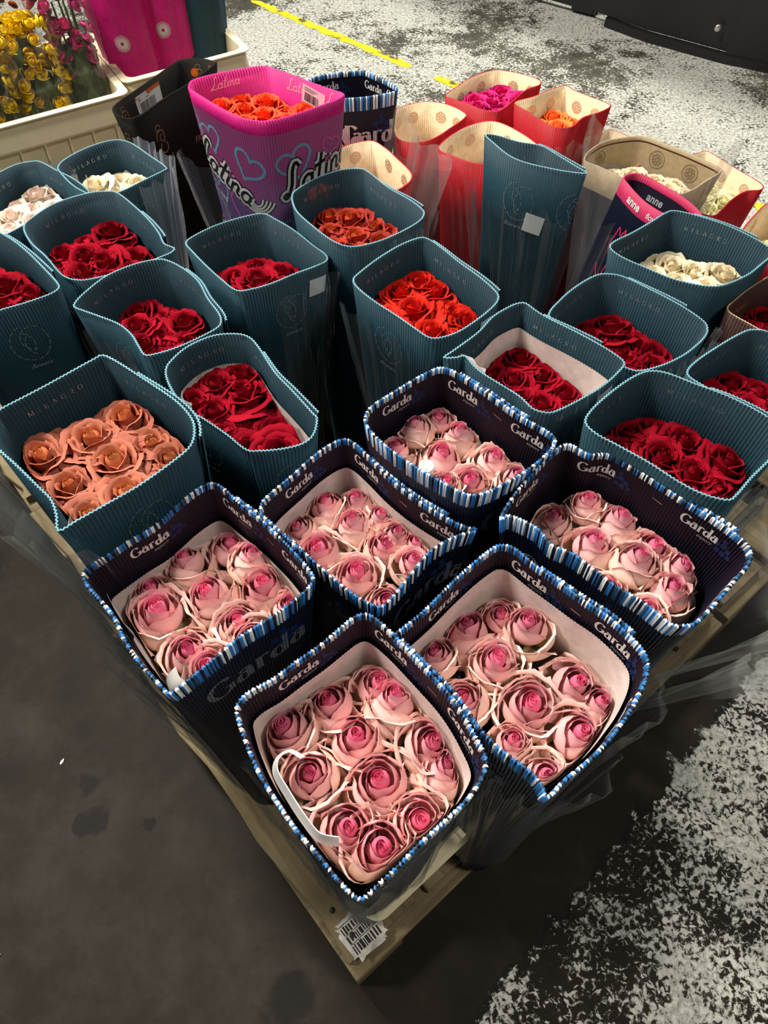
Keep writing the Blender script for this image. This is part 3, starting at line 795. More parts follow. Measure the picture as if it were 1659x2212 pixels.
def sepal_part(seed):
    ps = []
    for k in range(5):
        v, f, u = petal(k * 2*pi/5 + seed, .42, .30, .62, .35, z0=-.02, lip=.12, drop=.14, curl=0, spiral=0, wav=.02, seed=seed+k, nu=4, nv=6)
        ps.append((v, f, u))
    return joinp(ps)
STEM = rmesh('stem', stem_mesh())
SEPAL = [rmesh('sepals', sepal_part(k)) for k in range(2)]
def variant(kind, seed):
    rnd = random.Random(seed * 13 + 5); d = {}
    if kind == 'goblet':      # tall bud, pink heart, cream guard petals turning out at the lip
        op = rnd.uniform(.85, 1.15)
        d['top'] = 1.62
        d['heart'] = rmesh('heart', heart(.20 * op, 1.60, 2.4, seed))
        ps = []
        for k in range(7):
            f = k / 6
            q = petal(k * GA + seed, radians(200 - 45*f), .34 + .40*f, (.23 + .33*f) * op, 1.17 - .12*f, z0=.42 - .12*f, lip=.02 + .05*f, drop=.01 + .02*f, curl=.03 + .07*f, spiral=.05 + .03*f, wav=.012 + .02*f, seed=seed*31+k)
            ps.append((q[0], q[1], [(f * .8, u_[1]) for u_ in q[2]]))
        d['inner'] = rmesh('inner_petals', joinp(ps)); d['outer'] = []
        for k in range(5):
            f = k / 4; fl = rnd.choice((0, 0, .05, .11))
            d['outer'].append(rmesh('petal', petal(k * 2*pi*.4 + seed + rnd.uniform(-.2, .2), radians(rnd.uniform(125, 150)), .86 + .16*f, .62 + .22*f + fl * .6 + rnd.uniform(-.04, .04), 1.40 - .34*f - rnd.uniform(0, .16), z0=0.0, lip=.05 + fl, drop=.03 + fl * .5, curl=.14, spiral=.05, wav=.045, seed=seed*77+k, notch=rnd.choice((0, 0, -.06, .04)))))
    else:                     # wide open rose, many rolled petals nearly level
        op = rnd.uniform(.9, 1.1)
        d['top'] = 1.22
        d['heart'] = rmesh('heart', heart(.20 * op, 1.20, 2.2, seed, z0=.3))
        ps = []
        nk = 9 if kind == 'open' else 7
        for k in range(nk):
            f = k / (nk - 1)
            ps.append(petal(k * GA + seed, radians(185 - 60*f), .26 + .40*f, (.25 + .50*f) * op, .98 - .10*f, z0=.22 - .12*f, lip=.05 + .14*f, drop=.02 + .06*f, curl=.10 + .16*f, spiral=.06, wav=.02 + .02*f, seed=seed*31+k)); ps[-1] = (ps[-1][0], ps[-1][1], [(f, u_[1]) for u_ in ps[-1][2]])
        d['inner'] = rmesh('inner_petals', joinp(ps)); d['outer'] = []
        for k in range(5):
            f = k / 4
            d['outer'].append(rmesh('petal', petal(k * 2*pi*.4 + seed + rnd.uniform(-.2, .2), radians(rnd.uniform(105, 130)), .76 + .12*f, .96 + .14*f + rnd.uniform(-.04, .08), 1.0 - .14*f - rnd.uniform(0, .12), z0=0.0, lip=.16 + .12*f, drop=.12 + .10*f, curl=.26, spiral=.05, wav=.045, seed=seed*77+k, notch=rnd.choice((0, .10, .12)))))
    allo = joinp([([tuple(v.co) for v in m_.vertices], [tuple(p.vertices) for p in m_.polygons], None) for m_ in ()]) if False else None
    return d
VAR = {'goblet': [variant('goblet', k) for k in range(6)], 'open': [variant('open', k + 20) for k in range(6)]}
def dress(name, me, m, parent, loc=None, scale=None):
    o = bpy.data.objects.new(name, me); COL.objects.link(o); o.parent = parent
    o.material_slots[0].link = 'OBJECT'; o.material_slots[0].material = m
    if scale: o.scale = scale
    return o
def rho_table(s, v, n=72):
    """how far the inside of the wall is from the sleeve's axis, by direction, v below the rim"""
    t = v / s.H; cx = s.cen[0] + (s.base[0]-s.cen[0]) * t; cy = s.cen[1] + (s.base[1]-s.cen[1]) * t
    T = np.full(n, 9.0); m_ = 720
    for i in range(m_):
        p = s.at(s.P * i / m_, v, -(s.th + s.amp + .004)); x, y = p[0] + s.org[0] - cx, p[1] + s.org[1] - cy
        k = int((atan2(y, x) / (2*pi) % 1) * n) % n; T[k] = min(T[k], math.hypot(x, y))
    for _ in range(3):
        for k in range(n):
            if T[k] > 8: T[k] = min(T[k-1], 9) if T[k-1] < 8 else T[(k+1) % n]
    T = np.minimum(T, 0.5 * (np.roll(T, 1) + np.roll(T, -1)) + .001)
    return cx, cy, T
def press(me, q, loc, sc, tab):
    """petals pressed flat where they meet the wall: a copy of the mesh, bent inside it"""
    cx, cy, T = tab; n = len(me.vertices); co = np.empty(n * 3); me.vertices.foreach_get('co', co); co = co.reshape(n, 3)
    A = np.array(q) * np.array([[sc[0], sc[1], sc[2]]]); wv = co @ A.T + np.array(loc)
    x = wv[:, 0] - cx; y = wv[:, 1] - cy; r = np.hypot(x, y); a = (np.arctan2(y, x) / (2*pi)) % 1 * len(T); i = a.astype(int) % len(T); f = a - np.floor(a)
    R_ = T[i] * (1 - f) + T[(i + 1) % len(T)] * f
    lim = R_ * .90; over = r > lim
    if not over.any(): return me
    rn = np.where(over, lim + (R_ - lim) * (1 - np.exp(-(r - lim) / (R_ - lim))), r)
    wv[:, 0] = cx + x / np.maximum(r, 1e-6) * rn; wv[:, 1] = cy + y / np.maximum(r, 1e-6) * rn
    wv[:, 2] += np.where(over, (r - rn) * .35, 0)
    m2 = me.copy(); m2.vertices.foreach_set('co', ((wv - np.array(loc)) @ np.linalg.inv(A).T).ravel()); m2.update(); return m2
def rose(x, y, ztop, R, colour, kind, base, group=None, lean=None, rnd=random, outs=5, rise=1.0, tab=None):
    v = rnd.choice(VAR[kind]); z = ztop - v['top'] * R * rise
    r = empty('rose', (x, y, z)); r.scale = (R, R, R * rise)
    # the head stands on its stem, which comes up from the sleeve's foot
    d = Vector((x - base[0], y - base[1], z - base[2])); d.x *= .45; d.y *= .45
    d = d.normalized() + Vector((rnd.uniform(-.13, .13), rnd.uniform(-.13, .13), 0)) + Vector(lean or (0, 0, 0))
    q = d.to_track_quat('Z', 'Y').to_matrix() @ Matrix.Rotation(rnd.uniform(0, 2*pi), 3, 'Z')
    r.rotation_euler = q.to_euler()
    P_ = (lambda me: press(me, q, (x, y, z), (R, R, R * rise), tab)) if tab else (lambda me: me)
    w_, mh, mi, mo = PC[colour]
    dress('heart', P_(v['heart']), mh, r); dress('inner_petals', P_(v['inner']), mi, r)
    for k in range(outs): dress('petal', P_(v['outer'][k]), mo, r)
    dress('sepals', P_(SEPAL[0]), M['leaf'], r)
    dress('stem', STEM, M['stem'], r, scale=(1, 1, max(2.0, .28 / R)))
    return r
ORD = ['', 'first', 'second', 'third', 'fourth', 'fifth', 'sixth', 'seventh', 'eighth', 'ninth', 'tenth']
def label_roses(rs, colour, where, group):
    """word each rose by its row (counted from the back) and its place in the row"""
    P = [(r, screen(*r.location)) for r in rs]; P.sort(key=lambda p: p[1][1])
    n = len(P); per = 3 if n > 5 else 2; rows = [P[i:i + per] for i in range(0, n, per)]
    if len(rows) > 1 and len(rows[-1]) == 1 and per > 2: x_ = rows.pop(); rows[-1] += x_
    for i, row in enumerate(rows):
        row.sort(key=lambda p: p[1][0])
        for j, (r, _) in enumerate(row):
            rn = 'back row' if i == 0 else 'front row' if i == len(rows) - 1 else ORD[i + 1] + ' row'
            pn = 'leftmost' if j == 0 else 'rightmost' if j == len(row) - 1 else ('middle one' if len(row) == 3 else ORD[j + 1] + ' from left')
            tag(r, '%s rose, %s of the %s, in %s' % (PC[colour][0], pn, rn, where), 'rose', group)
def inside(p, poly):
    c = False; n = len(poly)
    for i in range(n):
        a, b = poly[i-1], poly[i]
        if (a[1] > p[1]) != (b[1] > p[1]) and p[0] < (b[0]-a[0]) * (p[1]-a[1]) / (b[1]-a[1]) + a[0]: c = not c
    return c
# ---------------------------------------------------------------- the sleeves of roses
# name: rim height, foot scale, foot centre, rim outline (metres)
RIM = {
'G1':(0.830,0.68,(-0.028,0.226),[(-0.147,0.266),(-0.143,0.273),(-0.134,0.281),(-0.114,0.293),(-0.092,0.312),(-0.067,0.332),(-0.044,0.354),(-0.034,0.363),(-0.022,0.368),(-0.010,0.363),(0.010,0.343),(0.040,0.308),(0.063,0.281),(0.078,0.258),(0.090,0.234),(0.097,0.218),(0.098,0.205),(0.090,0.190),(0.077,0.174),(0.054,0.154),(0.032,0.136),(0.013,0.118),(-0.005,0.103),(-0.015,0.094),(-0.022,0.092),(-0.029,0.096),(-0.043,0.109),(-0.060,0.128),(-0.081,0.149),(-0.101,0.174),(-0.118,0.197),(-0.131,0.221),(-0.141,0.242),(-0.147,0.258)]),
'G2':(0.830,0.68,(-0.210,0.414),[(-0.337,0.416),(-0.334,0.426),(-0.316,0.443),(-0.294,0.464),(-0.270,0.483),(-0.247,0.513),(-0.231,0.531),(-0.218,0.542),(-0.207,0.544),(-0.194,0.536),(-0.173,0.515),(-0.147,0.494),(-0.122,0.468),(-0.103,0.447),(-0.085,0.424),(-0.079,0.412),(-0.084,0.400),(-0.098,0.384),(-0.122,0.363),(-0.153,0.340),(-0.175,0.318),(-0.197,0.297),(-0.212,0.282),(-0.220,0.279),(-0.231,0.289),(-0.256,0.313),(-0.276,0.338),(-0.293,0.365),(-0.311,0.384),(-0.329,0.402)]),
'G3':(0.790,0.68,(-0.021,0.513),[(-0.155,0.539),(-0.149,0.553),(-0.121,0.586),(-0.097,0.617),(-0.073,0.641),(-0.053,0.651),(-0.037,0.641),(-0.020,0.620),(0.010,0.581),(0.040,0.551),(0.078,0.522),(0.103,0.508),(0.113,0.507),(0.112,0.502),(0.096,0.498),(0.073,0.486),(0.053,0.469),(0.034,0.443),(0.015,0.416),(0.000,0.399),(-0.007,0.397),(-0.018,0.402),(-0.036,0.414),(-0.064,0.439),(-0.094,0.469),(-0.114,0.490),(-0.135,0.506),(-0.152,0.522)]),
'G4':(0.840,0.68,(0.093,0.631),[(-0.024,0.643),(-0.016,0.663),(0.011,0.688),(0.042,0.714),(0.064,0.729),(0.076,0.734),(0.091,0.729),(0.115,0.708),(0.144,0.679),(0.173,0.649),(0.201,0.627),(0.215,0.611),(0.211,0.595),(0.188,0.569),(0.157,0.544),(0.122,0.524),(0.100,0.521),(0.075,0.537),(0.034,0.567),(0.000,0.598),(-0.020,0.625)]),
'G5':(0.830,0.68,(0.275,0.481),[(0.138,0.491),(0.143,0.505),(0.163,0.535),(0.192,0.571),(0.213,0.594),(0.226,0.605),(0.238,0.606),(0.252,0.595),(0.263,0.591),(0.280,0.593),(0.294,0.586),(0.317,0.564),(0.341,0.540),(0.364,0.516),(0.394,0.487),(0.413,0.465),(0.420,0.448),(0.412,0.429),(0.391,0.409),(0.372,0.390),(0.351,0.370),(0.335,0.357),(0.322,0.354),(0.309,0.355),(0.298,0.366),(0.281,0.384),(0.260,0.399),(0.242,0.417),(0.221,0.440),(0.210,0.448),(0.193,0.457),(0.181,0.478),(0.164,0.491),(0.147,0.498)]),
'G6':(0.825,0.68,(0.151,0.308),[(0.010,0.344),(0.021,0.354),(0.045,0.375),(0.073,0.405),(0.102,0.434),(0.125,0.454),(0.136,0.459),(0.151,0.455),(0.174,0.431),(0.198,0.409),(0.221,0.387),(0.244,0.367),(0.265,0.341),(0.275,0.323),(0.275,0.308),(0.267,0.289),(0.250,0.264),(0.236,0.248),(0.215,0.226),(0.194,0.209),(0.173,0.194),(0.159,0.181),(0.152,0.178),(0.151,0.185),(0.146,0.195),(0.135,0.206),(0.118,0.219),(0.102,0.235),(0.086,0.254),(0.065,0.282),(0.038,0.314),(0.017,0.334)]),
'G7':(0.800,0.68,(-0.070,1.602),[(-0.167,1.599),(-0.157,1.627),(-0.122,1.645),(-0.074,1.659),(-0.044,1.665),(-0.024,1.649),(0.009,1.615),(0.025,1.591),(0.021,1.574),(-0.023,1.559),(-0.083,1.545),(-0.121,1.542),(-0.155,1.560)]),
'T1':(0.880,0.68,(-0.351,0.576),[(-0.473,0.609),(-0.470,0.622),(-0.424,0.663),(-0.376,0.706),(-0.366,0.714),(-0.350,0.707),(-0.308,0.676),(-0.263,0.641),(-0.239,0.615),(-0.228,0.592),(-0.228,0.563),(-0.246,0.537),(-0.276,0.505),(-0.306,0.481),(-0.336,0.458),(-0.354,0.444),(-0.362,0.465),(-0.373,0.485),(-0.390,0.501),(-0.425,0.533),(-0.454,0.559),(-0.470,0.586)]),
'T2':(0.800,0.68,(-0.203,0.726),[(-0.312,0.773),(-0.307,0.791),(-0.288,0.818),(-0.256,0.840),(-0.227,0.846),(-0.204,0.842),(-0.186,0.822),(-0.155,0.766),(-0.130,0.732),(-0.098,0.688),(-0.091,0.677),(-0.094,0.651),(-0.107,0.635),(-0.133,0.626),(-0.164,0.622),(-0.182,0.624),(-0.210,0.649),(-0.245,0.677),(-0.269,0.694),(-0.293,0.726),(-0.307,0.753)]),
'T3':(0.800,0.68,(-0.359,0.904),[(-0.477,0.915),(-0.469,0.937),(-0.442,0.979),(-0.405,1.010),(-0.370,1.025),(-0.349,1.021),(-0.320,0.999),(-0.293,0.967),(-0.273,0.926),(-0.252,0.893),(-0.246,0.875),(-0.250,0.861),(-0.273,0.841),(-0.304,0.818),(-0.331,0.804),(-0.347,0.801),(-0.359,0.818),(-0.375,0.844),(-0.399,0.868),(-0.431,0.886),(-0.460,0.900),(-0.474,0.907)]),
'T4':(0.820,0.68,(-0.601,0.954),[(-0.726,0.962),(-0.715,1.032),(-0.674,1.069),(-0.645,1.073),(-0.609,1.052),(-0.568,1.015),(-0.526,0.968),(-0.501,0.937),(-0.497,0.923),(-0.510,0.908),(-0.540,0.890),(-0.571,0.876),(-0.606,0.855),(-0.638,0.850),(-0.689,0.896)]),
'T5':(0.790,0.68,(-0.476,1.094),[(-0.618,1.126),(-0.612,1.155),(-0.583,1.196),(-0.533,1.225),(-0.494,1.232),(-0.475,1.225),(-0.443,1.192),(-0.408,1.149),(-0.383,1.109),(-0.369,1.079),(-0.350,1.066),(-0.352,1.056),(-0.361,1.048),(-0.398,1.024),(-0.444,1.000),(-0.477,0.987),(-0.496,0.986),(-0.513,0.992),(-0.529,1.007),(-0.559,1.045),(-0.593,1.082)]),
'T6':(0.760,0.68,(-0.664,1.274),[(-0.765,1.242),(-0.753,1.314),(-0.737,1.347),(-0.715,1.375),(-0.687,1.386),(-0.668,1.383),(-0.630,1.352),(-0.587,1.320),(-0.553,1.284),(-0.558,1.272),(-0.583,1.246),(-0.611,1.210),(-0.638,1.181),(-0.676,1.141),(-0.709,1.144),(-0.747,1.185)]),
'T7':(0.770,0.68,(-0.523,1.352),[(-0.623,1.351),(-0.615,1.378),(-0.584,1.413),(-0.544,1.439),(-0.518,1.442),(-0.492,1.427),(-0.447,1.380),(-0.416,1.345),(-0.418,1.333),(-0.455,1.298),(-0.494,1.263),(-0.535,1.255),(-0.576,1.282),(-0.613,1.329)]),
'T8':(0.780,0.68,(-0.214,1.072),[(-0.337,1.095),(-0.326,1.117),(-0.292,1.149),(-0.246,1.172),(-0.213,1.179),(-0.190,1.162),(-0.155,1.131),(-0.117,1.087),(-0.098,1.065),(-0.096,1.048),(-0.114,1.032),(-0.146,1.012),(-0.183,0.988),(-0.219,0.974),(-0.239,0.974),(-0.265,1.000),(-0.296,1.036),(-0.321,1.069)]),
'T9':(0.810,0.68,(-0.044,1.155),[(-0.160,1.186),(-0.152,1.210),(-0.118,1.244),(-0.077,1.266),(-0.043,1.271),(-0.026,1.259),(0.008,1.214),(0.040,1.181),(0.061,1.153),(0.068,1.135),(0.060,1.113),(0.033,1.087),(-0.006,1.061),(-0.044,1.046),(-0.067,1.048),(-0.091,1.065),(-0.124,1.104),(-0.150,1.144)]),
'T10':(0.810,0.68,(0.067,0.941),[(-0.048,0.959),(-0.039,0.978),(-0.010,1.013),(0.026,1.046),(0.057,1.065),(0.072,1.063),(0.092,1.042),(0.120,1.005),(0.148,0.970),(0.169,0.936),(0.175,0.917),(0.166,0.896),(0.140,0.867),(0.108,0.840),(0.080,0.828),(0.064,0.830),(0.046,0.847),(0.019,0.874),(-0.011,0.903),(-0.038,0.936)]),
'T11':(0.880,0.60,(0.252,1.195),[(0.174,1.255),(0.196,1.254),(0.229,1.237),(0.264,1.222),(0.289,1.191),(0.316,1.160),(0.330,1.142),(0.313,1.141),(0.276,1.149),(0.240,1.167),(0.211,1.191),(0.188,1.225)]),
'T12':(0.800,0.68,(0.507,1.051),[(0.373,1.050),(0.380,1.068),(0.417,1.096),(0.456,1.128),(0.486,1.153),(0.504,1.158),(0.536,1.143),(0.583,1.114),(0.618,1.082),(0.637,1.054),(0.634,1.037),(0.608,1.010),(0.580,0.984),(0.543,0.962),(0.519,0.956),(0.492,0.962),(0.456,0.978),(0.420,1.004),(0.389,1.027)]),
'T13':(0.785,0.68,(0.382,0.886),[(0.255,0.901),(0.279,0.942),(0.314,0.980),(0.345,1.004),(0.366,1.008),(0.390,1.000),(0.424,0.968),(0.465,0.927),(0.491,0.894),(0.494,0.876),(0.484,0.856),(0.453,0.825),(0.425,0.805),(0.400,0.792),(0.375,0.784),(0.360,0.786),(0.342,0.800),(0.314,0.825),(0.284,0.859)]),
'T14':(0.810,0.68,(0.211,0.793),[(0.086,0.787),(0.101,0.801),(0.138,0.837),(0.163,0.872),(0.189,0.895),(0.204,0.904),(0.216,0.904),(0.231,0.886),(0.248,0.869),(0.277,0.844),(0.306,0.817),(0.331,0.791),(0.341,0.774),(0.330,0.757),(0.303,0.730),(0.267,0.704),(0.239,0.686),(0.221,0.679),(0.201,0.686),(0.184,0.710),(0.143,0.750),(0.128,0.769),(0.116,0.790),(0.103,0.787)]),
'T15':(0.850,0.68,(0.379,0.615),[(0.254,0.625),(0.263,0.644),(0.288,0.671),(0.319,0.699),(0.343,0.715),(0.360,0.719),(0.380,0.713),(0.410,0.693),(0.445,0.671),(0.478,0.644),(0.497,0.622),(0.501,0.604),(0.485,0.582),(0.464,0.562),(0.438,0.538),(0.414,0.513),(0.401,0.505),(0.376,0.513),(0.352,0.531),(0.322,0.562),(0.289,0.589),(0.265,0.607)]),
'T16':(0.810,0.68,(0.533,0.759),[(0.426,0.754),(0.445,0.779),(0.486,0.811),(0.528,0.838),(0.547,0.843),(0.569,0.836),(0.608,0.801),(0.637,0.770),(0.635,0.751),(0.603,0.721),(0.559,0.686),(0.536,0.672),(0.505,0.682),(0.470,0.706),(0.438,0.733)]),
'T17':(0.760,0.68,(0.655,0.959),[(0.553,0.946),(0.573,0.973),(0.611,1.008),(0.650,1.036),(0.685,1.049),(0.717,1.024),(0.754,0.984),(0.754,0.961),(0.720,0.923),(0.670,0.884),(0.642,0.873),(0.610,0.887),(0.581,0.914)]),
'R1':(0.710,0.68,(0.096,1.639),[(0.018,1.645),(0.025,1.679),(0.046,1.700),(0.082,1.717),(0.117,1.714),(0.151,1.696),(0.181,1.665),(0.176,1.645),(0.146,1.606),(0.121,1.573),(0.094,1.551),(0.060,1.545),(0.027,1.567)]),
'R2':(0.720,0.68,(0.254,1.748),[(0.140,1.728),(0.172,1.772),(0.215,1.816),(0.261,1.845),(0.297,1.839),(0.332,1.820),(0.358,1.794),(0.357,1.772),(0.324,1.750),(0.291,1.707),(0.263,1.666),(0.244,1.652),(0.217,1.659),(0.185,1.686),(0.151,1.714)]),
'R3':(0.750,0.68,(0.390,1.617),[(0.281,1.632),(0.326,1.656),(0.364,1.687),(0.397,1.708),(0.407,1.704),(0.421,1.683),(0.451,1.652),(0.480,1.625),(0.482,1.612),(0.458,1.593),(0.421,1.573),(0.393,1.535),(0.375,1.526),(0.353,1.529),(0.330,1.554),(0.302,1.599)]),
'R4':(0.750,0.68,(0.212,1.468),[(0.110,1.445),(0.128,1.486),(0.165,1.529),(0.206,1.551),(0.238,1.548),(0.274,1.517),(0.302,1.480),(0.311,1.445),(0.272,1.405),(0.224,1.391),(0.179,1.397),(0.134,1.422)]),
'R5':(0.720,0.68,(-0.034,1.439),[(-0.128,1.460),(-0.084,1.509),(-0.057,1.524),(-0.024,1.531),(0.002,1.506),(0.025,1.470),(0.056,1.404),(0.037,1.360),(-0.018,1.328),(-0.072,1.344),(-0.115,1.392)]),
'R6':(0.640,0.68,(0.514,1.635),[(0.412,1.601),(0.468,1.659),(0.514,1.715),(0.535,1.725),(0.580,1.689),(0.604,1.649),(0.567,1.572),(0.501,1.545),(0.442,1.563)]),
'R7':(0.630,0.68,(0.730,1.527),[(0.606,1.543),(0.661,1.609),(0.715,1.641),(0.739,1.653),(0.753,1.641),(0.789,1.588),(0.819,1.541),(0.830,1.512),(0.818,1.496),(0.786,1.491),(0.750,1.463),(0.718,1.426),(0.693,1.404),(0.658,1.421),(0.612,1.481)]),
'R8':(0.760,0.68,(0.688,1.150),[(0.617,1.130),(0.638,1.164),(0.671,1.206),(0.711,1.242),(0.744,1.199),(0.763,1.157),(0.730,1.104),(0.678,1.066),(0.642,1.078)]),
'B1':(0.700,0.68,(0.554,1.473),[(0.422,1.501),(0.435,1.526),(0.475,1.567),(0.525,1.587),(0.567,1.587),(0.614,1.546),(0.659,1.506),(0.697,1.467),(0.694,1.450),(0.659,1.419),(0.625,1.387),(0.595,1.369),(0.562,1.372),(0.527,1.387),(0.495,1.424),(0.450,1.467),(0.423,1.486)]),
'A1':(0.780,0.80,(0.345,1.185),[(0.444,1.290),(0.455,1.303),(0.475,1.307),(0.498,1.290),(0.532,1.240),(0.556,1.197),(0.561,1.170),(0.551,1.158),(0.524,1.158),(0.495,1.177),(0.474,1.208),(0.460,1.240),(0.448,1.273)]),
'F1':(0.790,0.30,(-0.463,1.627),[(-0.549,1.525),(-0.542,1.555),(-0.509,1.613),(-0.461,1.717),(-0.438,1.740),(-0.395,1.738),(-0.370,1.723),(-0.370,1.708),(-0.440,1.587),(-0.493,1.496),(-0.528,1.498)]),
'L1':(0.910,0.68,(-0.213,1.338),[(-0.344,1.366),(-0.338,1.389),(-0.289,1.418),(-0.223,1.436),(-0.190,1.418),(-0.146,1.389),(-0.103,1.360),(-0.074,1.341),(-0.073,1.327),(-0.100,1.300),(-0.151,1.264),(-0.187,1.248),(-0.210,1.246),(-0.243,1.259),(-0.287,1.295),(-0.325,1.333),(-0.341,1.352)]),
}
HEADS = {
'G1':(0.055,[(-0.105,0.269,0.0255),(-0.056,0.297,0.0269),(-0.005,0.330,0.0266),(0.011,0.294,0.0259),(-0.029,0.263,0.0304),(0.050,0.256,0.0261),(0.068,0.226,0.0255),(-0.080,0.220,0.0254),(0.000,0.214,0.0302),(0.034,0.179,0.0254),(-0.041,0.168,0.0291),(-0.005,0.149,0.0310)]),
'G2':(0.050,[(-0.285,0.432,0.0204),(-0.251,0.485,0.0221),(-0.195,0.512,0.0254),(-0.164,0.482,0.0211),(-0.136,0.453,0.0282),(-0.107,0.417,0.0202),(-0.209,0.436,0.0251),(-0.272,0.401,0.0282),(-0.171,0.395,0.0245),(-0.227,0.355,0.0247),(-0.149,0.373,0.0214),(-0.194,0.337,0.0200)]),
'G3':(0.050,[(-0.078,0.585,0.0222),(-0.034,0.595,0.0212),(-0.002,0.591,0.0180),(-0.111,0.554,0.0187),(-0.037,0.559,0.0229),(-0.079,0.517,0.0274),(-0.002,0.527,0.0245),(0.036,0.551,0.0207),(0.074,0.529,0.0204),(-0.035,0.479,0.0268),(0.034,0.489,0.0200),(0.000,0.446,0.0214)]),
'G4':(0.055,[(0.077,0.708,0.0186),(0.046,0.682,0.0183),(0.108,0.676,0.0214),(0.080,0.646,0.0263),(0.015,0.648,0.0190),(0.120,0.603,0.0236),(0.151,0.635,0.0209),(0.080,0.587,0.0163),(0.173,0.603,0.0175)]),
'G5':(0.055,[(0.221,0.548,0.0201),(0.270,0.589,0.0185),(0.307,0.546,0.0250),(0.264,0.501,0.0253),(0.353,0.508,0.0225),(0.313,0.476,0.0221),(0.391,0.473,0.0230),(0.349,0.440,0.0253),(0.318,0.409,0.0175),(0.274,0.440,0.0188)]),
'G6':(0.055,[(0.098,0.391,0.0297),(0.060,0.351,0.0199),(0.145,0.408,0.0207),(0.174,0.387,0.0241),(0.130,0.345,0.0243),(0.094,0.300,0.0227),(0.162,0.298,0.0288),(0.213,0.326,0.0267),(0.239,0.298,0.0227),(0.207,0.263,0.0281),(0.137,0.253,0.0186),(0.167,0.215,0.0197)]),
'T1':(0.045,[(-0.337,0.678,0.0288),(-0.378,0.621,0.0329),(-0.306,0.619,0.0318),(-0.435,0.598,0.0314),(-0.341,0.588,0.0312),(-0.272,0.596,0.0255),(-0.314,0.534,0.0321),(-0.388,0.551,0.0286),(-0.355,0.504,0.0231)]),
'T10':(0.050,[(0.051,0.960,0.0316),(0.022,1.015,0.0273),(0.107,0.964,0.0292),(0.075,0.911,0.0297),(-0.020,0.991,0.0270),(0.056,1.060,0.0278),(0.091,1.015,0.0273),(0.138,0.941,0.0276),(0.005,0.934,0.0200)]),
'T15':(0.065,[(0.373,0.718,0.0329),(0.338,0.672,0.0278),(0.418,0.675,0.0299),(0.374,0.633,0.0292),(0.457,0.661,0.0255),(0.409,0.604,0.0287),(0.479,0.625,0.0270),(0.436,0.581,0.0223),(0.312,0.644,0.0189),(0.395,0.698,0.0195)]),
'T14':(0.070,[(0.214,0.870,0.0270),(0.202,0.822,0.0239),(0.247,0.836,0.0241),(0.278,0.802,0.0284),(0.236,0.773,0.0257),(0.211,0.792,0.0189),(0.174,0.836,0.0217)]),
'T13':(0.065,[(0.389,0.986,0.0341),(0.433,0.955,0.0337),(0.470,0.913,0.0330),(0.385,0.906,0.0354),(0.437,0.877,0.0299),(0.345,0.940,0.0283),(0.327,0.974,0.0235)]),
}
def stripes(seed):
    rnd = random.Random(seed); s = []; last = -1
    while len(s) < 96:
        c = rnd.choice((0, 2, 2, 3, 3, 4, 0)) 
        if c == last: continue
        s += [c] * rnd.choice((1, 1, 2, 2)); last = c
    return s
def word_on(s, W, side, f, v, m='silver_ink', inner=True, off=0.0003, d=None, name='lettering', rot=0.0):
    u = s.side(side, f); d = (1 if inner else -1) if d is None else d
    return s.patch(name, W[0], W[1], u, v, M[m], d, inner, off, rot=rot)
def sticker(s, side, f, v, w_, h, name='label_sticker', lab='blank white square sticker', rot=0.0, inner=False, barcode=False, m='label', off=0.0016, accent=None):
    d = 1 if inner else -1
    g = grid(w_, h); u = s.side(side, f)
    o = s.patch(name, g[0], g[1], u, v + h, M[m], d, inner, off, rot=rot, par=s.root)
    if lab: o['label'] = lab
    if barcode:
        rnd = random.Random(5); P = []; x = w_ * .12
        while x < w_ * .72:
            b = rnd.choice((.0006, .0010, .0016)); P.append(([(x, h*.18), (x+b, h*.18), (x+b, h*.62), (x, h*.62)], [(0, 1, 2, 3)])); x += b + rnd.choice((.0008, .0013))
        for k in range(3): P.append(([(w_*.1, h*(.72 + .07*k)), (w_*(.5 + .1*k), h*(.72 + .07*k)), (w_*(.5 + .1*k), h*(.745 + .07*k)), (w_*.1, h*(.745 + .07*k))], [(0, 1, 2, 3)]))
        mg = merge(P); s.patch('barcode', mg[0], mg[1], u, v + h, M['black_ink'], d, inner, off + .0003, rot=rot, par=o)
    if accent:
        P = ([(0, h*.84), (w_*.5, h*.84), (w_, h*.84), (w_, h), (w_*.5, h), (0, h)], [(0, 1, 4, 5), (1, 2, 3, 4)])
        s.patch('label_band', P[0], P[1], u, v + h, M[accent], d, inner, off + .0002, rot=rot, par=o)
    return o
def flap(s, mats, outer, inner, side0, f0, side1, f1, st=None, off=.003, grow=.004, name='overlap_flap'):
    return s.wall(mats, outer, inner, st, s.side(side0, f0), s.side(side1, f1), off, .34, name, grow)
def staple(s, side, f, v, inner=True):
    P = ribbon([(0, 0), (.014, 0)], .0009, step=.004); u = s.side(side, f)
    s.patch('staple', P[0], P[1], u, v, M['steel'], 1 if inner else -1, inner, .0012, rot=-.1)
SL = {}
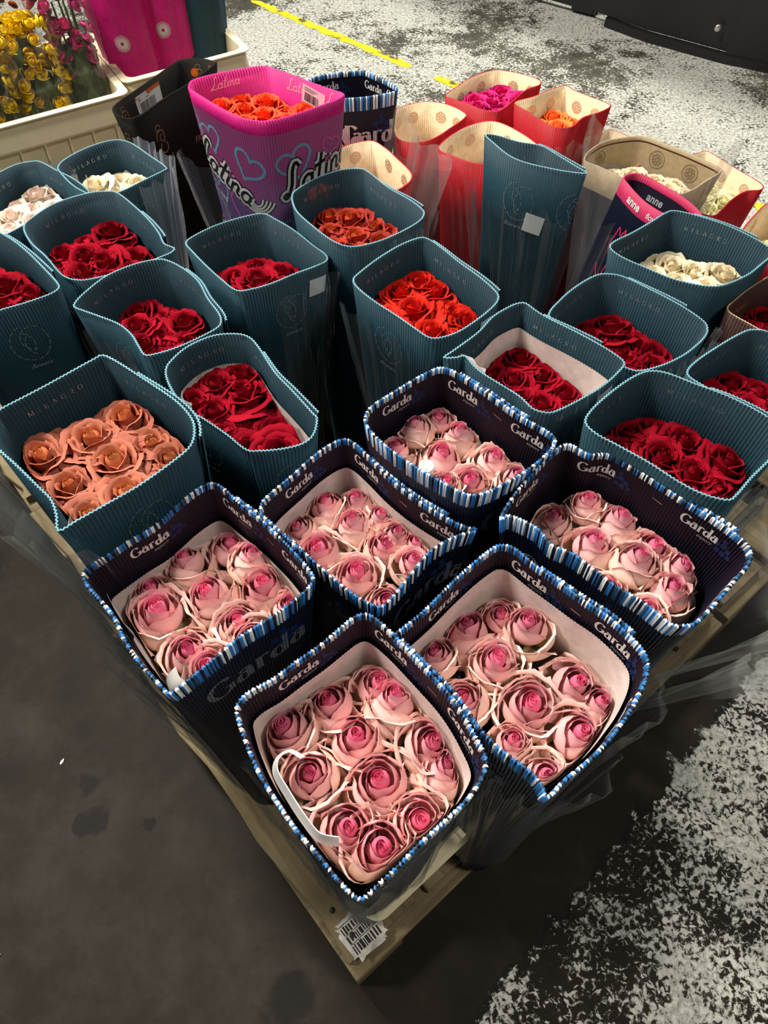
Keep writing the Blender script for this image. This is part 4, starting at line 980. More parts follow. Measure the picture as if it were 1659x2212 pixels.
def build(n, kind, label, lv=.06, flaps=True, zb=None, seed=None, text=True):
    zr, bs, base, pts = RIM[n]; k = abs(hash_(n))
    far = n in FAR
    if kind == 'garda': s = Sleeve(zr, bs, base, pts, .0042, .0008, 4 if far else 6, zb or FLOOR_Z, .0030)
    elif kind == 'teal': s = Sleeve(zr, bs, base, pts, .0050, .0009, 4 if far else 6, zb or FLOOR_Z, .0024)
    else: s = Sleeve(zr, bs, base, pts, .0050, .0003 if kind in ('red', 'beige') else .0008, 4, zb or FLOOR_Z, .0028)
    SL[n] = s; s.name = n; H = s.H + .01
    tag(s.root, label, 'flower sleeve', {'garda': 'navy striped sleeves', 'teal': 'teal corrugated sleeves', 'red': 'red sleeves lined in buff'}.get(kind))
    if kind == 'garda':
        mats = [M['navy'], M['navy_in'], M['white'], M['blue'], M['midblue']]; st = stripes(k)
        outer = [(.027, 'stripe'), (H, 0)]; inner = [(.009, 'stripe'), (H, 1)]
        s.wall(mats, outer, inner, st)
        if flaps: flap(s, mats, outer, inner, 'NE', .12 if flaps is True else flaps, 'NE', .72 if flaps is True else flaps + .6, stripes(k + 3))
        if text:
            for side, f in (('NW', .30), ('NE', .08), ('NE', .66), ('SE', .2), ('SW', .3)):
                if side in ('SE', 'SW') and far: continue
                g = word_on(s, GARDA, side, f, .031, 'white_ink', off=.0004)
                s.patch('export_lettering', xf((EXPORT[0], EXPORT[1]), tx=.026, ty=-.008)[0], EXPORT[1], s.side(side, f), .031, M['silver_ink'], 1, True, .0004)
                s.patch('blue_flower_print', xf((CLUSTER[0], CLUSTER[1]), tx=.052, ty=-.004)[0], CLUSTER[1], s.side(side, f), .031, M['blue_ink'], 1, True, .0003)
            BIG = (xf((GARDA[0], GARDA[1]), 2.8, 2.8)[0], GARDA[1])
            for side, f in (('SE', .85), ('SW', .85)):
                u = s.side(side, f); s.patch('large_lettering', BIG[0], BIG[1], u, .100, M['white_ink' if n == 'G7' else 'dim_ink'], -1, False, .0002)
                s.patch('blue_flower_print', xf((CLUSTER[0], CLUSTER[1]), 1.6, 1.6)[0], CLUSTER[1], s.side(side, f - .5), .068, M['blue_ink'], -1, False, .0003)
            staple(s, 'NE', .50, .024)
    elif kind == 'teal':
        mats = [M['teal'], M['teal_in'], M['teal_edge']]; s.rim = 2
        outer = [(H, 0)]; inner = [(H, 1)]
        s.wall(mats, outer, inner)
        if flaps: 
            f0, f1 = (.30, 1.0) if flaps is True else flaps
            flap(s, mats, outer, inner, 'NE', f0, 'NE', f1, off=.0028, grow=.0045)
        for side, f in (('NW', .22), ('NE', .16), ('SE', .25), ('SW', .3)):
            if side in ('SE', 'SW') and far: continue
            word_on(s, MILA, side, f, .030, off=.0002)
        for side in ('SE', 'SW'):
            s.patch('printed_emblem', ROPE[0], ROPE[1], s.side(side, .5), .072, M['silver_ink'], -1, False, .0003)
            ST = font_text('flowers', .012, .003, 0, .6); s.patch('small_lettering', ST[0], ST[1], s.side(side, .62), .122, M['silver_ink'], -1, False, .0003)
    elif kind == 'red':
        mats = [M['red'], M['buff']]; s.rim = 0
        s.wall(mats, [(H, 0)], [(H, 1)])
        for side in ('NW', 'NE'):
            for f in (.35, .75):
                o = s.patch('printed_rosette', *merge([flower(.012, 7), ribbon(arc(0, 0, .012, .012, 0, 360), .0015, step=.003)]), s.side(side, f), .030, M['faded_ink'], 1, True, .0006)
            T = font_text('flor', .012, .004); s.patch('lettering', T[0], T[1], s.side(side, .45), .036, M['faded_ink'], 1, True, .0006) if False else None
    elif kind == 'beige':
        mats = [M['beige'], M['beige'], M['navy'], M['brown']]; s.rim = 0
        s.wall(mats, [(.055, 0), (H, 2)], [(.008, 0), (.011, 3), (H, 1)])
        for side, f in (('NW', .5), ('NE', .3), ('NE', .7)):
            s.patch('printed_rosette', *merge([flower(.014, 7), ribbon(arc(0, 0, .018, .018, 0, 360), .002, step=.003)]), s.side(side, f), .036, M['ochre_ink'], 1, True, .0006)
    # pale liner deeper inside
    V = []; F = []; m_ = s.N // 3
    for j, v in enumerate((lv, lv + .05, .30)):
        for i in range(m_): V.append(s.at(s.P * i / m_, v + (.0016 * (i % 2) if j == 0 else 0), -(s.th + s.amp + .0022)))
        if j:
            for i in range(m_): F.append(((j-1)*m_ + i, (j-1)*m_ + (i+1) % m_, j*m_ + (i+1) % m_, j*m_ + i))
    mesh('inner_liner', V, F, [M['liner'] if kind in ('garda', 'teal') else M['cream']], s.root, smooth=True)['label'] = 'pale inner liner'
    return s
def hash_(t): return sum((i + 1) * ord(c) for i, c in enumerate(t))
FAR = {'T6', 'T7', 'T5', 'T8', 'T9', 'T11', 'T17', 'T16', 'G7', 'R1', 'R2', 'R3', 'R4', 'R5', 'R6', 'R7', 'R8', 'B1', 'A1', 'F1', 'L1'}
def fill(n, colour, kind, where, depth, R=.031, pitch=.044, dz=.012, var2=None, edge=.45):
    s = SL[n]; rnd = random.Random(hash_(n)); rs = []; spots = []
    if n in HEADS:
        dep, L = HEADS[n]
        for (x, y, r) in L: spots.append((x, y, dep + rnd.uniform(-.008, .008), r * (1.50 if n in ('G1', 'G6', 'G3') else 1.58 if kind == 'goblet' else 1.30)))
    else:
        poly = [tuple(a + b for a, b in zip(s.at(s.P * i / 60, depth + .02, -R * edge)[:2], s.org[:2])) for i in range(60)]
        cx = sum(p[0] for p in poly)/60; cy = sum(p[1] for p in poly)/60; c, sn = cos(ANG), sin(ANG)
        for j in range(-4, 5):
            for i in range(-4, 5):
                a = (i + (.5 if j % 2 else 0)) * pitch; b_ = j * pitch * .87
                x = cx + a*c - b_*sn + rnd.uniform(-.004, .004); y = cy + a*sn + b_*c + rnd.uniform(-.004, .004)
                if inside((x, y), poly): spots.append((x, y, depth - .012 + rnd.uniform(-dz * .5, dz), R * rnd.uniform(.9, 1.12)))
    tabs = rho_table(s, depth + .02)
    for (x, y, dd, r) in spots:
        # a head never stands nearer the wall than half its width
        dx, dy = x - tabs[0], y - tabs[1]; h = math.hypot(dx, dy); k = int((atan2(dy, dx) / (2*pi) % 1) * 72) % 72
        lim = max(tabs[2][k] - r * .45, 0)
        if h > lim: x, y = tabs[0] + dx * lim / h, tabs[1] + dy * lim / h
        co = var2 if var2 and rnd.random() < .35 else colour
        rs.append(rose(x, y, s.zr - dd, r, co, kind, (s.base[0], s.base[1], s.zb), rnd=rnd, outs=4 if n in FAR else 5, tab=tabs))
    label_roses(rs, colour, where, PC[colour][0] + ' roses in ' + where)
    return rs
# --- navy striped sleeves
build('G1', 'garda', 'navy striped sleeve nearest the viewer, standing in the cream crate on the pallet corner', lv=.044, flaps=.25, zb=.152)
build('G2', 'garda', 'navy striped sleeve on the left edge of the pallet, in front of the copper roses', lv=.062, flaps=.2)
build('G3', 'garda', 'navy striped sleeve in the middle, its right corner pinched to a point', lv=.046, flaps=.22)
build('G4', 'garda', 'navy striped sleeve furthest back of the pink roses, white cap among its roses', lv=.12, flaps=.15)
build('G5', 'garda', 'navy striped sleeve at the right pallet edge with a wavy dented front rim', lv=.12, flaps=.3)
build('G6', 'garda', 'navy striped sleeve right of the frontmost one, wide white liner showing inside', lv=.036, flaps=.25)
build('G7', 'garda', 'empty looking navy striped sleeve at the back, behind the pink and lilac printed one', lv=.2, flaps=False)
fill('G1', 'pink', 'goblet', 'the frontmost striped sleeve', .05)
fill('G2', 'pink', 'goblet', 'the left edge striped sleeve', .05)
fill('G3', 'pink', 'goblet', 'the pinched-corner striped sleeve', .05)
fill('G4', 'pink', 'goblet', 'the furthest striped sleeve', .05)
fill('G5', 'pink', 'goblet', 'the wavy-rimmed striped sleeve', .05)
fill('G6', 'pink', 'goblet', 'the striped sleeve right of frontmost', .05)
# --- teal sleeves
TE = [
 ('T1', 'copper', 'teal sleeve of copper roses on the left, dented at its near corner', 'the copper-filled teal sleeve', .20, .06, True),
 ('T2', 'dark_red', 'teal sleeve of deep red roses right beside the copper ones, white liner at left', 'the teal sleeve beside coppers', .05, .055, (.28, .95)),
 ('T3', 'dark_red', 'teal sleeve of deep red roses with its left front wall bent inwards', 'the bent-walled teal sleeve', .20, .062, (.25, .98)),
 ('T4', 'dark_red', 'teal sleeve of red roses cut by the left picture edge, looped emblem in front', 'the left edge teal sleeve', .20, .062, (.2, .8)),
 ('T5', 'dark_red', 'teal sleeve of crimson roses with a small pinched right corner, upper left', 'the pinched teal sleeve', .16, .056, (.4, .8)),
 ('T6', 'blush', 'teal sleeve of blush white roses against the cream crate, at the left edge', 'the leftmost back teal sleeve', .20, .05, False),
 ('T7', 'cream', 'teal sleeve of cream roses half under hazy film, in front of the cream crate', 'the hazy-filmed teal sleeve', .20, .052, False),
 ('T8', 'dark_red', 'teal sleeve of deep red roses with a blank white sticker on its right corner', 'the stickered teal sleeve', .20, .062, False),
 ('T9', 'rust', 'teal sleeve of rust red roses, right in front of the pink and lilac sleeve', 'the rust-filled teal sleeve', .20, .06, (.35, .9)),
 ('T10', 'bright_red', 'teal sleeve of bright red roses in the middle of the group', 'the brightest red teal sleeve', .20, .06, (.1, .95)),
 ('T12', 'cream', 'teal sleeve of cream roses at the right, in front of the rose-red banded sleeve', 'the right cream-filled sleeve', .20, .065, (.2, .8)),
 ('T13', 'dark_red', 'teal sleeve of deep red roses in front of the cream roses at the right', 'the teal sleeve before creams', .20, .065, (.2, .75)),
 ('T14', 'dark_red', 'teal sleeve of deep red roses, broad white liner showing, left corner pinched', 'the white-lined teal sleeve', .040, .085, (.22, .75)),
 ('T15', 'dark_red', 'largest teal sleeve of deep red roses at the right, behind the wavy striped one', 'the widest right-hand teal sleeve', .20, .08, (.42, 1.0)),
 ('T16', 'dark_red', 'teal sleeve of very dark red roses cut by the right picture edge', 'the right edge teal sleeve', .20, .07, False),
]
for n, colour, label, where, lv, depth, fl_ in TE:
    build(n, 'teal', label, lv=lv, flaps=fl_)
    fill(n, colour, 'open', where, depth, R=.038, pitch=.046)
build('T11', 'teal', 'empty tall teal sleeve squeezed nearly shut, blank white sticker on its front', flaps=(.45, .95), lv=.3)
sticker(SL['T8'], 'SE', .28, .022, .034, .034, rot=-.06)
sticker(SL['T11'], 'SW', .42, .085, .036, .036, rot=-.12)
sticker(SL['T14'], 'SE', .40, .016, .032, .036, rot=.04)
sticker(SL['T10'], 'SE', .42, .010, .026, .024, rot=-.1)
# --- the others
for n, colour, label, where in (
    ('R1', 'mauve', 'red sleeve lined in buff with mauve roses, behind the back striped sleeve', 'the leftmost buff-lined red sleeve'),
    ('R2', 'magenta', 'red sleeve lined in buff holding magenta roses, farthest back', 'the farthest red sleeve'),
    ('R3', 'orange', 'red sleeve lined in buff with a few orange roses deep inside', 'the orange-filled red sleeve'),
    ('R4', 'mauve', 'red sleeve lined in buff just left behind the empty tall teal sleeve', 'the red sleeve behind empty teal'),
    ('R5', 'mauve', 'red sleeve lined in buff seen through crumpled film, right of the lilac sleeve', 'the film-covered red sleeve'),
    ('R6', 'mauve', 'red sleeve lined in buff mostly hidden behind the beige sleeve', 'the hidden red sleeve'),
    ('R7', 'ivory', 'dark red sleeve lined in buff with ivory roses, right of the beige sleeve', 'the ivory-filled red sleeve'),
    ('R8', 'ivory', 'red edged sleeve with ivory roses cut by the right picture edge', 'the red sleeve at the right edge')):
    build(n, 'red', label, lv=.12, flaps=False)
    if n != 'R6': fill(n, colour, 'open', where, {'R1': .09, 'R2': .032, 'R3': .050, 'R4': .075, 'R5': .10, 'R7': .040, 'R8': .05}[n], R=.033, pitch=.042)
build('B1', 'beige', 'beige topped dark sleeve under crumpled clear film, cream roses inside', lv=.12, flaps=False)
fill('B1', 'cream', 'open', 'the beige topped sleeve', .055, R=.034, pitch=.046, var2=None)

def special(n, label, mats, outer, inner, rim, group=None, amp=.0008, zb=None):
    zr, bs, base, pts = RIM[n]; s = Sleeve(zr, bs, base, pts, .005, amp, 4, zb or FLOOR_Z, .0026); s.rim = rim; s.name = n; SL[n] = s
    s.wall(mats, outer, inner); tag(s.root, label, 'flower sleeve', group); return s
s = special('T17', 'dark brown sleeve with red roses cut by the right picture edge', [M['brown'], M['brown'], M['beige']], [(1, 0)], [(1, 1)], 2)
fill('T17', 'dark_red', 'open', 'the dark brown sleeve', .06, R=.03, pitch=.044)
T = font_text('FIORE', .014, .004, 0, 0); s.patch('lettering', T[0], T[1], s.side('NW', .3), .04, M['copper_ink'], 1, True, .0005)
# narrow navy sleeve with a rose-red band
s = special('A1', 'narrow leaning navy sleeve with a rose-red band and tulip drawing', [M['navy'], M['navy_in'], M['rose_band']], [(.028, 2), (1, 0)], [(.012, 2), (1, 1)], 2)
T = font_text('anne', .020, .0035, .0006); Tf = font_text('flowers', .014, .0035, .0002)
for f in (.80, .10):
    s.patch('lettering', T[0], T[1], s.side('SW', f), .021, M['white_ink'], -1, False, .0003); s.patch('lettering', Tf[0], Tf[1], s.side('SW', f) - .058, .021, M['white_ink'], -1, False, .0003)
s.patch('lettering', T[0], T[1], s.side('NE', .25), .034, M['silver_ink'], 1, True, .0003)
tulip = merge([ribbon(arc(0, 0, .020, .024, 150, 390, 24), .003, step=.003), ribbon([(-.018, .012), (-.014, .034), (-.004, .020), (.004, .038), (.008, .020), (.020, .032), (.017, .010)], .003, step=.003),
               ribbon([(0, -.024), (-.004, -.06), (-.010, -.12)], .003, step=.004), ribbon(arc(.012, -.055, .022, .030, 120, -60, 20), .003, step=.003), ribbon([(-.03, -.05), (-.005, -.085), (-.03, -.10)], .003, step=.003)])
s.patch('tulip_drawing', tulip[0], tulip[1], s.side('SW', .62), .095, M['rose_ink'], -1, False, .0006)
# black tapering sleeve
s = special('F1', 'black tapering sleeve leaning by the cream crate, orange and white label inside', [M['black'], M['black']], [(1, 0)], [(1, 1)], 0, zb=.146)
curl = merge([ribbon(arc(0, 0, .012, .016, -60, 200), .0022, step=.003), ribbon(arc(.004, -.024, .012, .012, 120, 400), .0022, step=.003), ribbon(arc(-.002, .020, .007, .007, 0, 300), .002, step=.003), ribbon(arc(.003, -.002, .006, .007, 60, 300), .0018, step=.003)])
FI = font_text('FIORE', .020, .004, 0, 0)
for side, f in (('SE', .30), ('SE', .80), ('SW', .4)):
    s.patch('printed_emblem', curl[0], curl[1], s.side(side, f), .065, M['copper_ink'], -1, False, .0004)
    s.patch('lettering', FI[0], FI[1], s.side(side, f) + .025, .125, M['copper_ink'], -1, False, .0004)
for f in (.25, .75): s.patch('printed_emblem', *xf(curl, .8, .8), s.side('NE', f), .032, M['copper_ink'], 1, True, .0004)
s.patch('printed_emblem', *xf(curl, .8, .8), s.side('NW', .10), .032, M['copper_ink'], 1, True, .0004)
sticker(s, 'NW', .25, .010, .085, .042, rot=.0, inner=True, barcode=True, accent='orange_ink', lab='white label with orange band and barcode')
dot = ([(.009 * cos(a * pi / 6), .009 * sin(a * pi / 6)) for a in range(12)], [tuple(range(12))]); s.patch('orange_dot', *dot, s.side('NE', .10), .026, M['orange_ink'], 1, True, .002)
# pink and lilac printed sleeve
s = special('L1', 'tall magenta rimmed sleeve printed with lilac hearts and bold script, orange red roses inside', [M['latina'], M['magenta'], M['magenta']], [(.026, 1), (1, 0)], [(1, 1)], 2)
fill('L1', 'scarlet', 'open', 'the magenta sleeve', .045, R=.030, pitch=.046)
def heart_line(r): return [(0, -r)] + [(r*1.02*sin(t)**3, r*(.81*cos(t) - .31*cos(2*t) - .125*cos(3*t) - .06*cos(4*t))) for t in [pi - k*2*pi/30 for k in range(1, 30)]] + [(0.002, -r*.95)]
for side, f, v, r, m_, w_, ro in (('SE', .70, .085, .034, 'sky_ink', .0055, .3), ('SE', .22, .075, .020, 'pink_ink', .004, -.2), ('SW', .70, .07, .028, 'sky_ink', .005, .2), ('SW', .22, .09, .032, 'sky_ink', .006, -.5), ('SW', .95, .06, .02, 'sky_ink', .004, 0), ('SE', .45, .20, .035, 'pink_ink', .005, .4), ('SW', .40, .19, .035, 'pink_ink', .005, -.3), ('SW', .75, .18, .03, 'sky_ink', .004, .3), ('SE', .9, .21, .02, 'sky_ink', .003, 0)):
    P = ribbon(heart_line(r), w_, step=.003); s.patch('printed_heart', P[0], P[1], s.side(side, f), v, M[m_], -1, False, .0002, rot=ro)
SCRIPT = {'L': (.95, [[(.75, 1.25), (.55, 1.5), (.40, 1.2), (.36, .5), (.12, .02), (-.05, .12), (.15, .22), (.5, .0), (.95, .12)]]),
 'a': (.72, [arc(.30, .32, .26, .30, 40, 400), [(.56, .62), (.54, .1), (.74, .05)]]), 't': (.5, [[(.34, 1.25), (.22, .1), (.46, .06)], [(.02, .78), (.54, .82)]]),
 'i': (.42, [[(.18, .62), (.16, .08), (.40, .06)], [(.24, .92), (.26, 1.0)]]), 'n': (.72, [[(.08, .6), (.08, .02)], [(.08, .4), (.28, .62), (.46, .5), (.46, .08), (.68, .06)]]),
 's': (.6, [[(.5, .55), (.3, .66), (.16, .5), (.42, .26), (.3, .02), (.04, .1)]])}
def script(txt, h, wd):
    x = 0; P = []
    for ch in txt:
        adv, st = SCRIPT[ch]
        for q in st:
            q = catmull(q, 5, False) if len(q) < 20 else q
            q = [(px + .3 * py + x, py) for px, py in q]
            d = math.dist(q[0], q[-1]); P.append(xf(ribbon(q, wd / h, step=.08), h, h))
        x += adv
    return merge(P)
for txt, side, f, v, h in (('Latina', 'SE', .86, .150, .040), ('Latina', 'SW', .62 + .42, .125, .040)):
    for wd, m_, off in ((.021, 'black_ink', .0005), (.0165, 'white_ink', .0009), (.0062, 'black_ink', .0013)):
        P = script(txt, h, wd); s.patch('script_lettering', P[0], P[1], s.side(side, f), v, M[m_], -1, False, off, rot=.22 if side == 'SE' else -.30)
wing = merge([ribbon(arc(0, 0, .020 + .006 * k, .030 + .004 * k, 200, 330, 16), .0035, step=.003) for k in range(4)])
for wm, m_, off in ((1.9, 'black_ink', .0004), (1.0, 'white_ink', .0010)):
    P = merge([ribbon(arc(0, 0, .016 + .008 * k, .026 + .005 * k, 190, 340, 16), .0040 * wm, step=.003) for k in range(4)])
    s.patch('script_swash', P[0], P[1], s.side('SW', .18), .140, M[m_], -1, False, off)
FL = font_text('FLOWERS', .014, .003, .0004); s.patch('lettering', FL[0], FL[1], s.side('SW', .95), .178, M['white_ink'], -1, False, .0004, rot=-.30)
LT = script('Latina', .014, .0016)
for side, f in (('NW', .30), ('NE', .30), ('NE', .78)):
    s.patch('inner_lettering', LT[0], LT[1], s.side(side, f), .026, M['white_ink'], 1, True, .0004, rot=.05)
sticker(s, 'NE', .48, .004, .050, .034, rot=-.15, inner=True, barcode=True, lab='white barcode label inside the rim')
sticker(SL['G7'], 'NE', .02, .002, .04, .03, inner=True, lab='pale label') if False else None

# --- clear film wraps
def wrap(n, a, b, v0, v1, off, fl2, **k):
    s = SL[n]; u0 = s.side(*a); u1 = s.side(*b); 
    if u1 < u0: u1 += s.P
    return film(s, u0, u1, v0, v1, off, fl2, **k)
wrap('G5', ('NE', .80), ('SE', .75), .040, .50, .006, .085, seed=2, mat_='soft_film')
wrap('G1', ('NE', .9), ('SW', .9), .030, .60, .0045, .004, seed=3)
wrap('G2', ('SW', .1), ('SW', .98), .016, .60, .006, .012, seed=4)
wrap('G6', ('NE', .98), ('SW', .40), .020, .60, .006, .016, seed=5)
wrap('T1', ('SE', .9), ('SW', .98), .020, .66, .006, .040, seed=6, mat_='soft_film')
wrap('T3', ('SE', .0), ('SW', .9), .030, .4, .005, .012, seed=7)
wrap('T8', ('NE', .9), ('SE', .7), .020, .5, .006, .020, seed=8)
wrap('T9', ('SE', .0), ('SE', .99), -.004, .5, .006, .014, seed=9)
wrap('T10', ('SW', .0), ('SW', .99), .030, .5, .005, .016, seed=10)
wrap('T11', ('SE', .0), ('SW', .99), .060, .6, .008, .034, seed=11)
wrap('T13', ('SE', .0), ('SE', .9), -.006, .4, .006, .012, seed=12)
wrap('T14', ('SE', .3), ('SW', .5), -.006, .10, .004, .003, seed=13)
wrap('T7', ('NE', .10), ('SE', .5), -.002, .45, .006, .016, seed=14, mat_='haze_film', name='hazy_film')
wrap('T6', ('NE', .0), ('NE', .9), .000, .3, .006, .010, seed=15)
wrap('L1', ('SE', .0), ('SW', .99), .110, .7, .010, .030, seed=16)
wrap('R5', ('NW', .0), ('SE', .8), -.030, .5, .010, .050, seed=17, peaks=.02, mat_='soft_film')
wrap('R4', ('SE', .0), ('SW', .99), .030, .5, .006, .040, seed=18)
wrap('R3', ('NE', .9), ('SW', .3), .030, .5, .006, .016, seed=19)
wrap('R1', ('NE', .7), ('SE', .9), .010, .4, .006, .03, seed=20)
s = SL['B1']; film(s, 0, s.P, -.020, .6, .005, .004, seed=21, peaks=.055, mat_='soft_film')
wrap('T15', ('NE', .9), ('SE', .5), .060, .5, .006, .02, seed=22)
wrap('A1', ('SE', .0), ('SW', .9), .060, .5, .010, .02, seed=24)

# --- odds and ends in the sleeves
def curl_tag():
    """paper barcode strip curled inside the frontmost sleeve"""
    s = SL['G1']; P = catmull([(-.114, .222), (-.112, .226), (-.098, .231), (-.103, .216), (-.096, .196), (-.080, .172), (-.066, .158), (-.048, .150)][1:], 6, False)
    P = catmull([(-.080, .226), (-.096, .234), (-.110, .226), (-.112, .210), (-.098, .188), (-.080, .164), (-.064, .148), (-.044, .144)], 6, False)
    vs = []; fs = []; n = len(P); z = s.zr - .040
    for i, (x, y) in enumerate(P):
        t = i / (n - 1)
        a = P[max(i-1, 0)]; b = P[min(i+1, n-1)]; l = math.dist(a, b); nx, ny = -(b[1]-a[1])/l, (b[0]-a[0])/l
        for (h, o) in ((0, .0005), (.013, .0005 + .006), (.013, -.0005 + .006), (0, -.0005)):
            vs.append((x + nx*o - s.org[0], y + ny*o - s.org[1], z + h - .012 * t - s.org[2]))
        if i:
            for k in range(4): fs.append((4*i-4+k, 4*i-4+(k+1) % 4, 4*i+(k+1) % 4, 4*i+k))
    o = mesh('paper_strip', vs, fs, [M['label']], s.root); o['label'] = 'curled white paper strip with a barcode'
    vs = []; fs = []; rnd = random.Random(2)
    for i in range(7, 17):
        x, y = P[i]; a = P[i-1]; b = P[i+1]; l = math.dist(a, b); nx, ny = -(b[1]-a[1])/l, (b[0]-a[0])/l; tx, ty = (b[0]-a[0])/l, (b[1]-a[1])/l
        t = i/(n-1); w_ = rnd.choice((.0005, .001)); k = len(vs)
        for (sg, h) in ((-1, .003), (1, .003), (1, .010), (-1, .010)):
            for oo in (0,):
                q = .0005 + .006 * h / .013 + .0002
                vs.append((x + tx*sg*w_ + nx*q - s.org[0], y + ty*sg*w_ + ny*q - s.org[1], z + h - .012*t - s.org[2]))
        fs.append((k, k+1, k+2, k+3))
    mesh('barcode', vs, fs, [M['black_ink']], o)
curl_tag()
def paper_flap(s, side, f, v, w_, h, lean, m='grey_paper', name='paper_flap'):
    """liner paper sticking up and folding over inside the sleeve"""
    V = []; F = []; nx, ny = 10, 8; u0 = s.side(side, f)
    for j in range(ny + 1):
        t = j / ny
        for i in range(nx + 1):
            q = i / nx; ww = 1 - .5 * t * (1 - q)
            V.append(s.at(u0 + w_ * (q - .5) * ww, v - h * sin(min(1, t) * 1.4), -.006 - lean * t * t - .003 * sin(q * 7)))
    for j in range(ny):
        for i in range(nx): F.append((j*(nx+1)+i, j*(nx+1)+i+1, (j+1)*(nx+1)+i+1, (j+1)*(nx+1)+i))
    o = mesh(name, V, F, [M[m]], s.root, smooth=True); o['label'] = 'white liner paper folded over'; return o
paper_flap(SL['G2'], 'SW', .10, .066, .048, .020, .018)
paper_flap(SL['G2'], 'SW', .55, .050, .09, .045, .002)
paper_flap(SL['T2'], 'SW', .72, .060, .05, .045, .006)
paper_flap(SL['T1'], 'SW', .06, .055, .03, .045, .006)
paper_flap(SL['T14'], 'SW', .72, .050, .05, .040, .008)
def tube(name, p0, p1, r, m, label, cat):
    d = Vector(p1) - Vector(p0); q = d.to_track_quat('Z', 'Y'); vs = []; fs = []
    for z, rr in ((0, r * .85), (0, r), (d.length, r * 1.05), (d.length, r * .85), (d.length * .2, r * .8)):
        for i in range(16): vs.append(q @ Vector((rr*cos(i*pi/8), rr*sin(i*pi/8), z)))
    for j in range(4):
        for i in range(16): fs.append((16*j+i, 16*j+(i+1) % 16, 16*j+16+(i+1) % 16, 16*j+16+i))
    fs.append(tuple(range(64, 80)))
    o = mesh(name, vs, fs, [m], smooth=True); o.location = p0; tag(o, label, cat)
tube('bud_cap', (0.056, 0.606, .755), (0.055, 0.600, .795), .0095, M['label'], 'small white paper cap standing between the pink roses of the furthest striped sleeve', 'cap')

# ---------------------------------------------------------------- wrapped bunches in the crates
def low_bloom():
    d = VAR['open'][0]; ps = []
    for k in range(8): ps.append(petal(k * GA, radians(200 - 9*k), .34 + .09*k, .18 + .085*k, 1.02 - .05*k, z0=.05, lip=.03 + .01*k, drop=.02, curl=.06, nu=6, nv=6, seed=k))
    ps.append(heart(.22, 1.08, 1.6, 1))
    return rmesh('bloom', joinp(ps))
BLOOM = low_bloom()
def leaf_mesh(vs, fs, p, d, L_, w_, up):
    d = d.normalized(); sd = d.cross(up).normalized(); nn = sd.cross(d); k = len(vs)
    for i in range(7):
        t = i / 6; hw = w_ * sin(pi * t ** .8) * .5
        c = p + d * (L_ * t) + nn * (-.12 * L_ * t * t)
        for sg in (-1, 0, 1): vs.append(tuple(c + sd * (hw * sg) + nn * (abs(sg) * hw * .25)))
        if i:
            b = k + 3*(i-1)
            for q in (0, 1): fs.append((b+q, b+q+1, b+q+4, b+q+3))
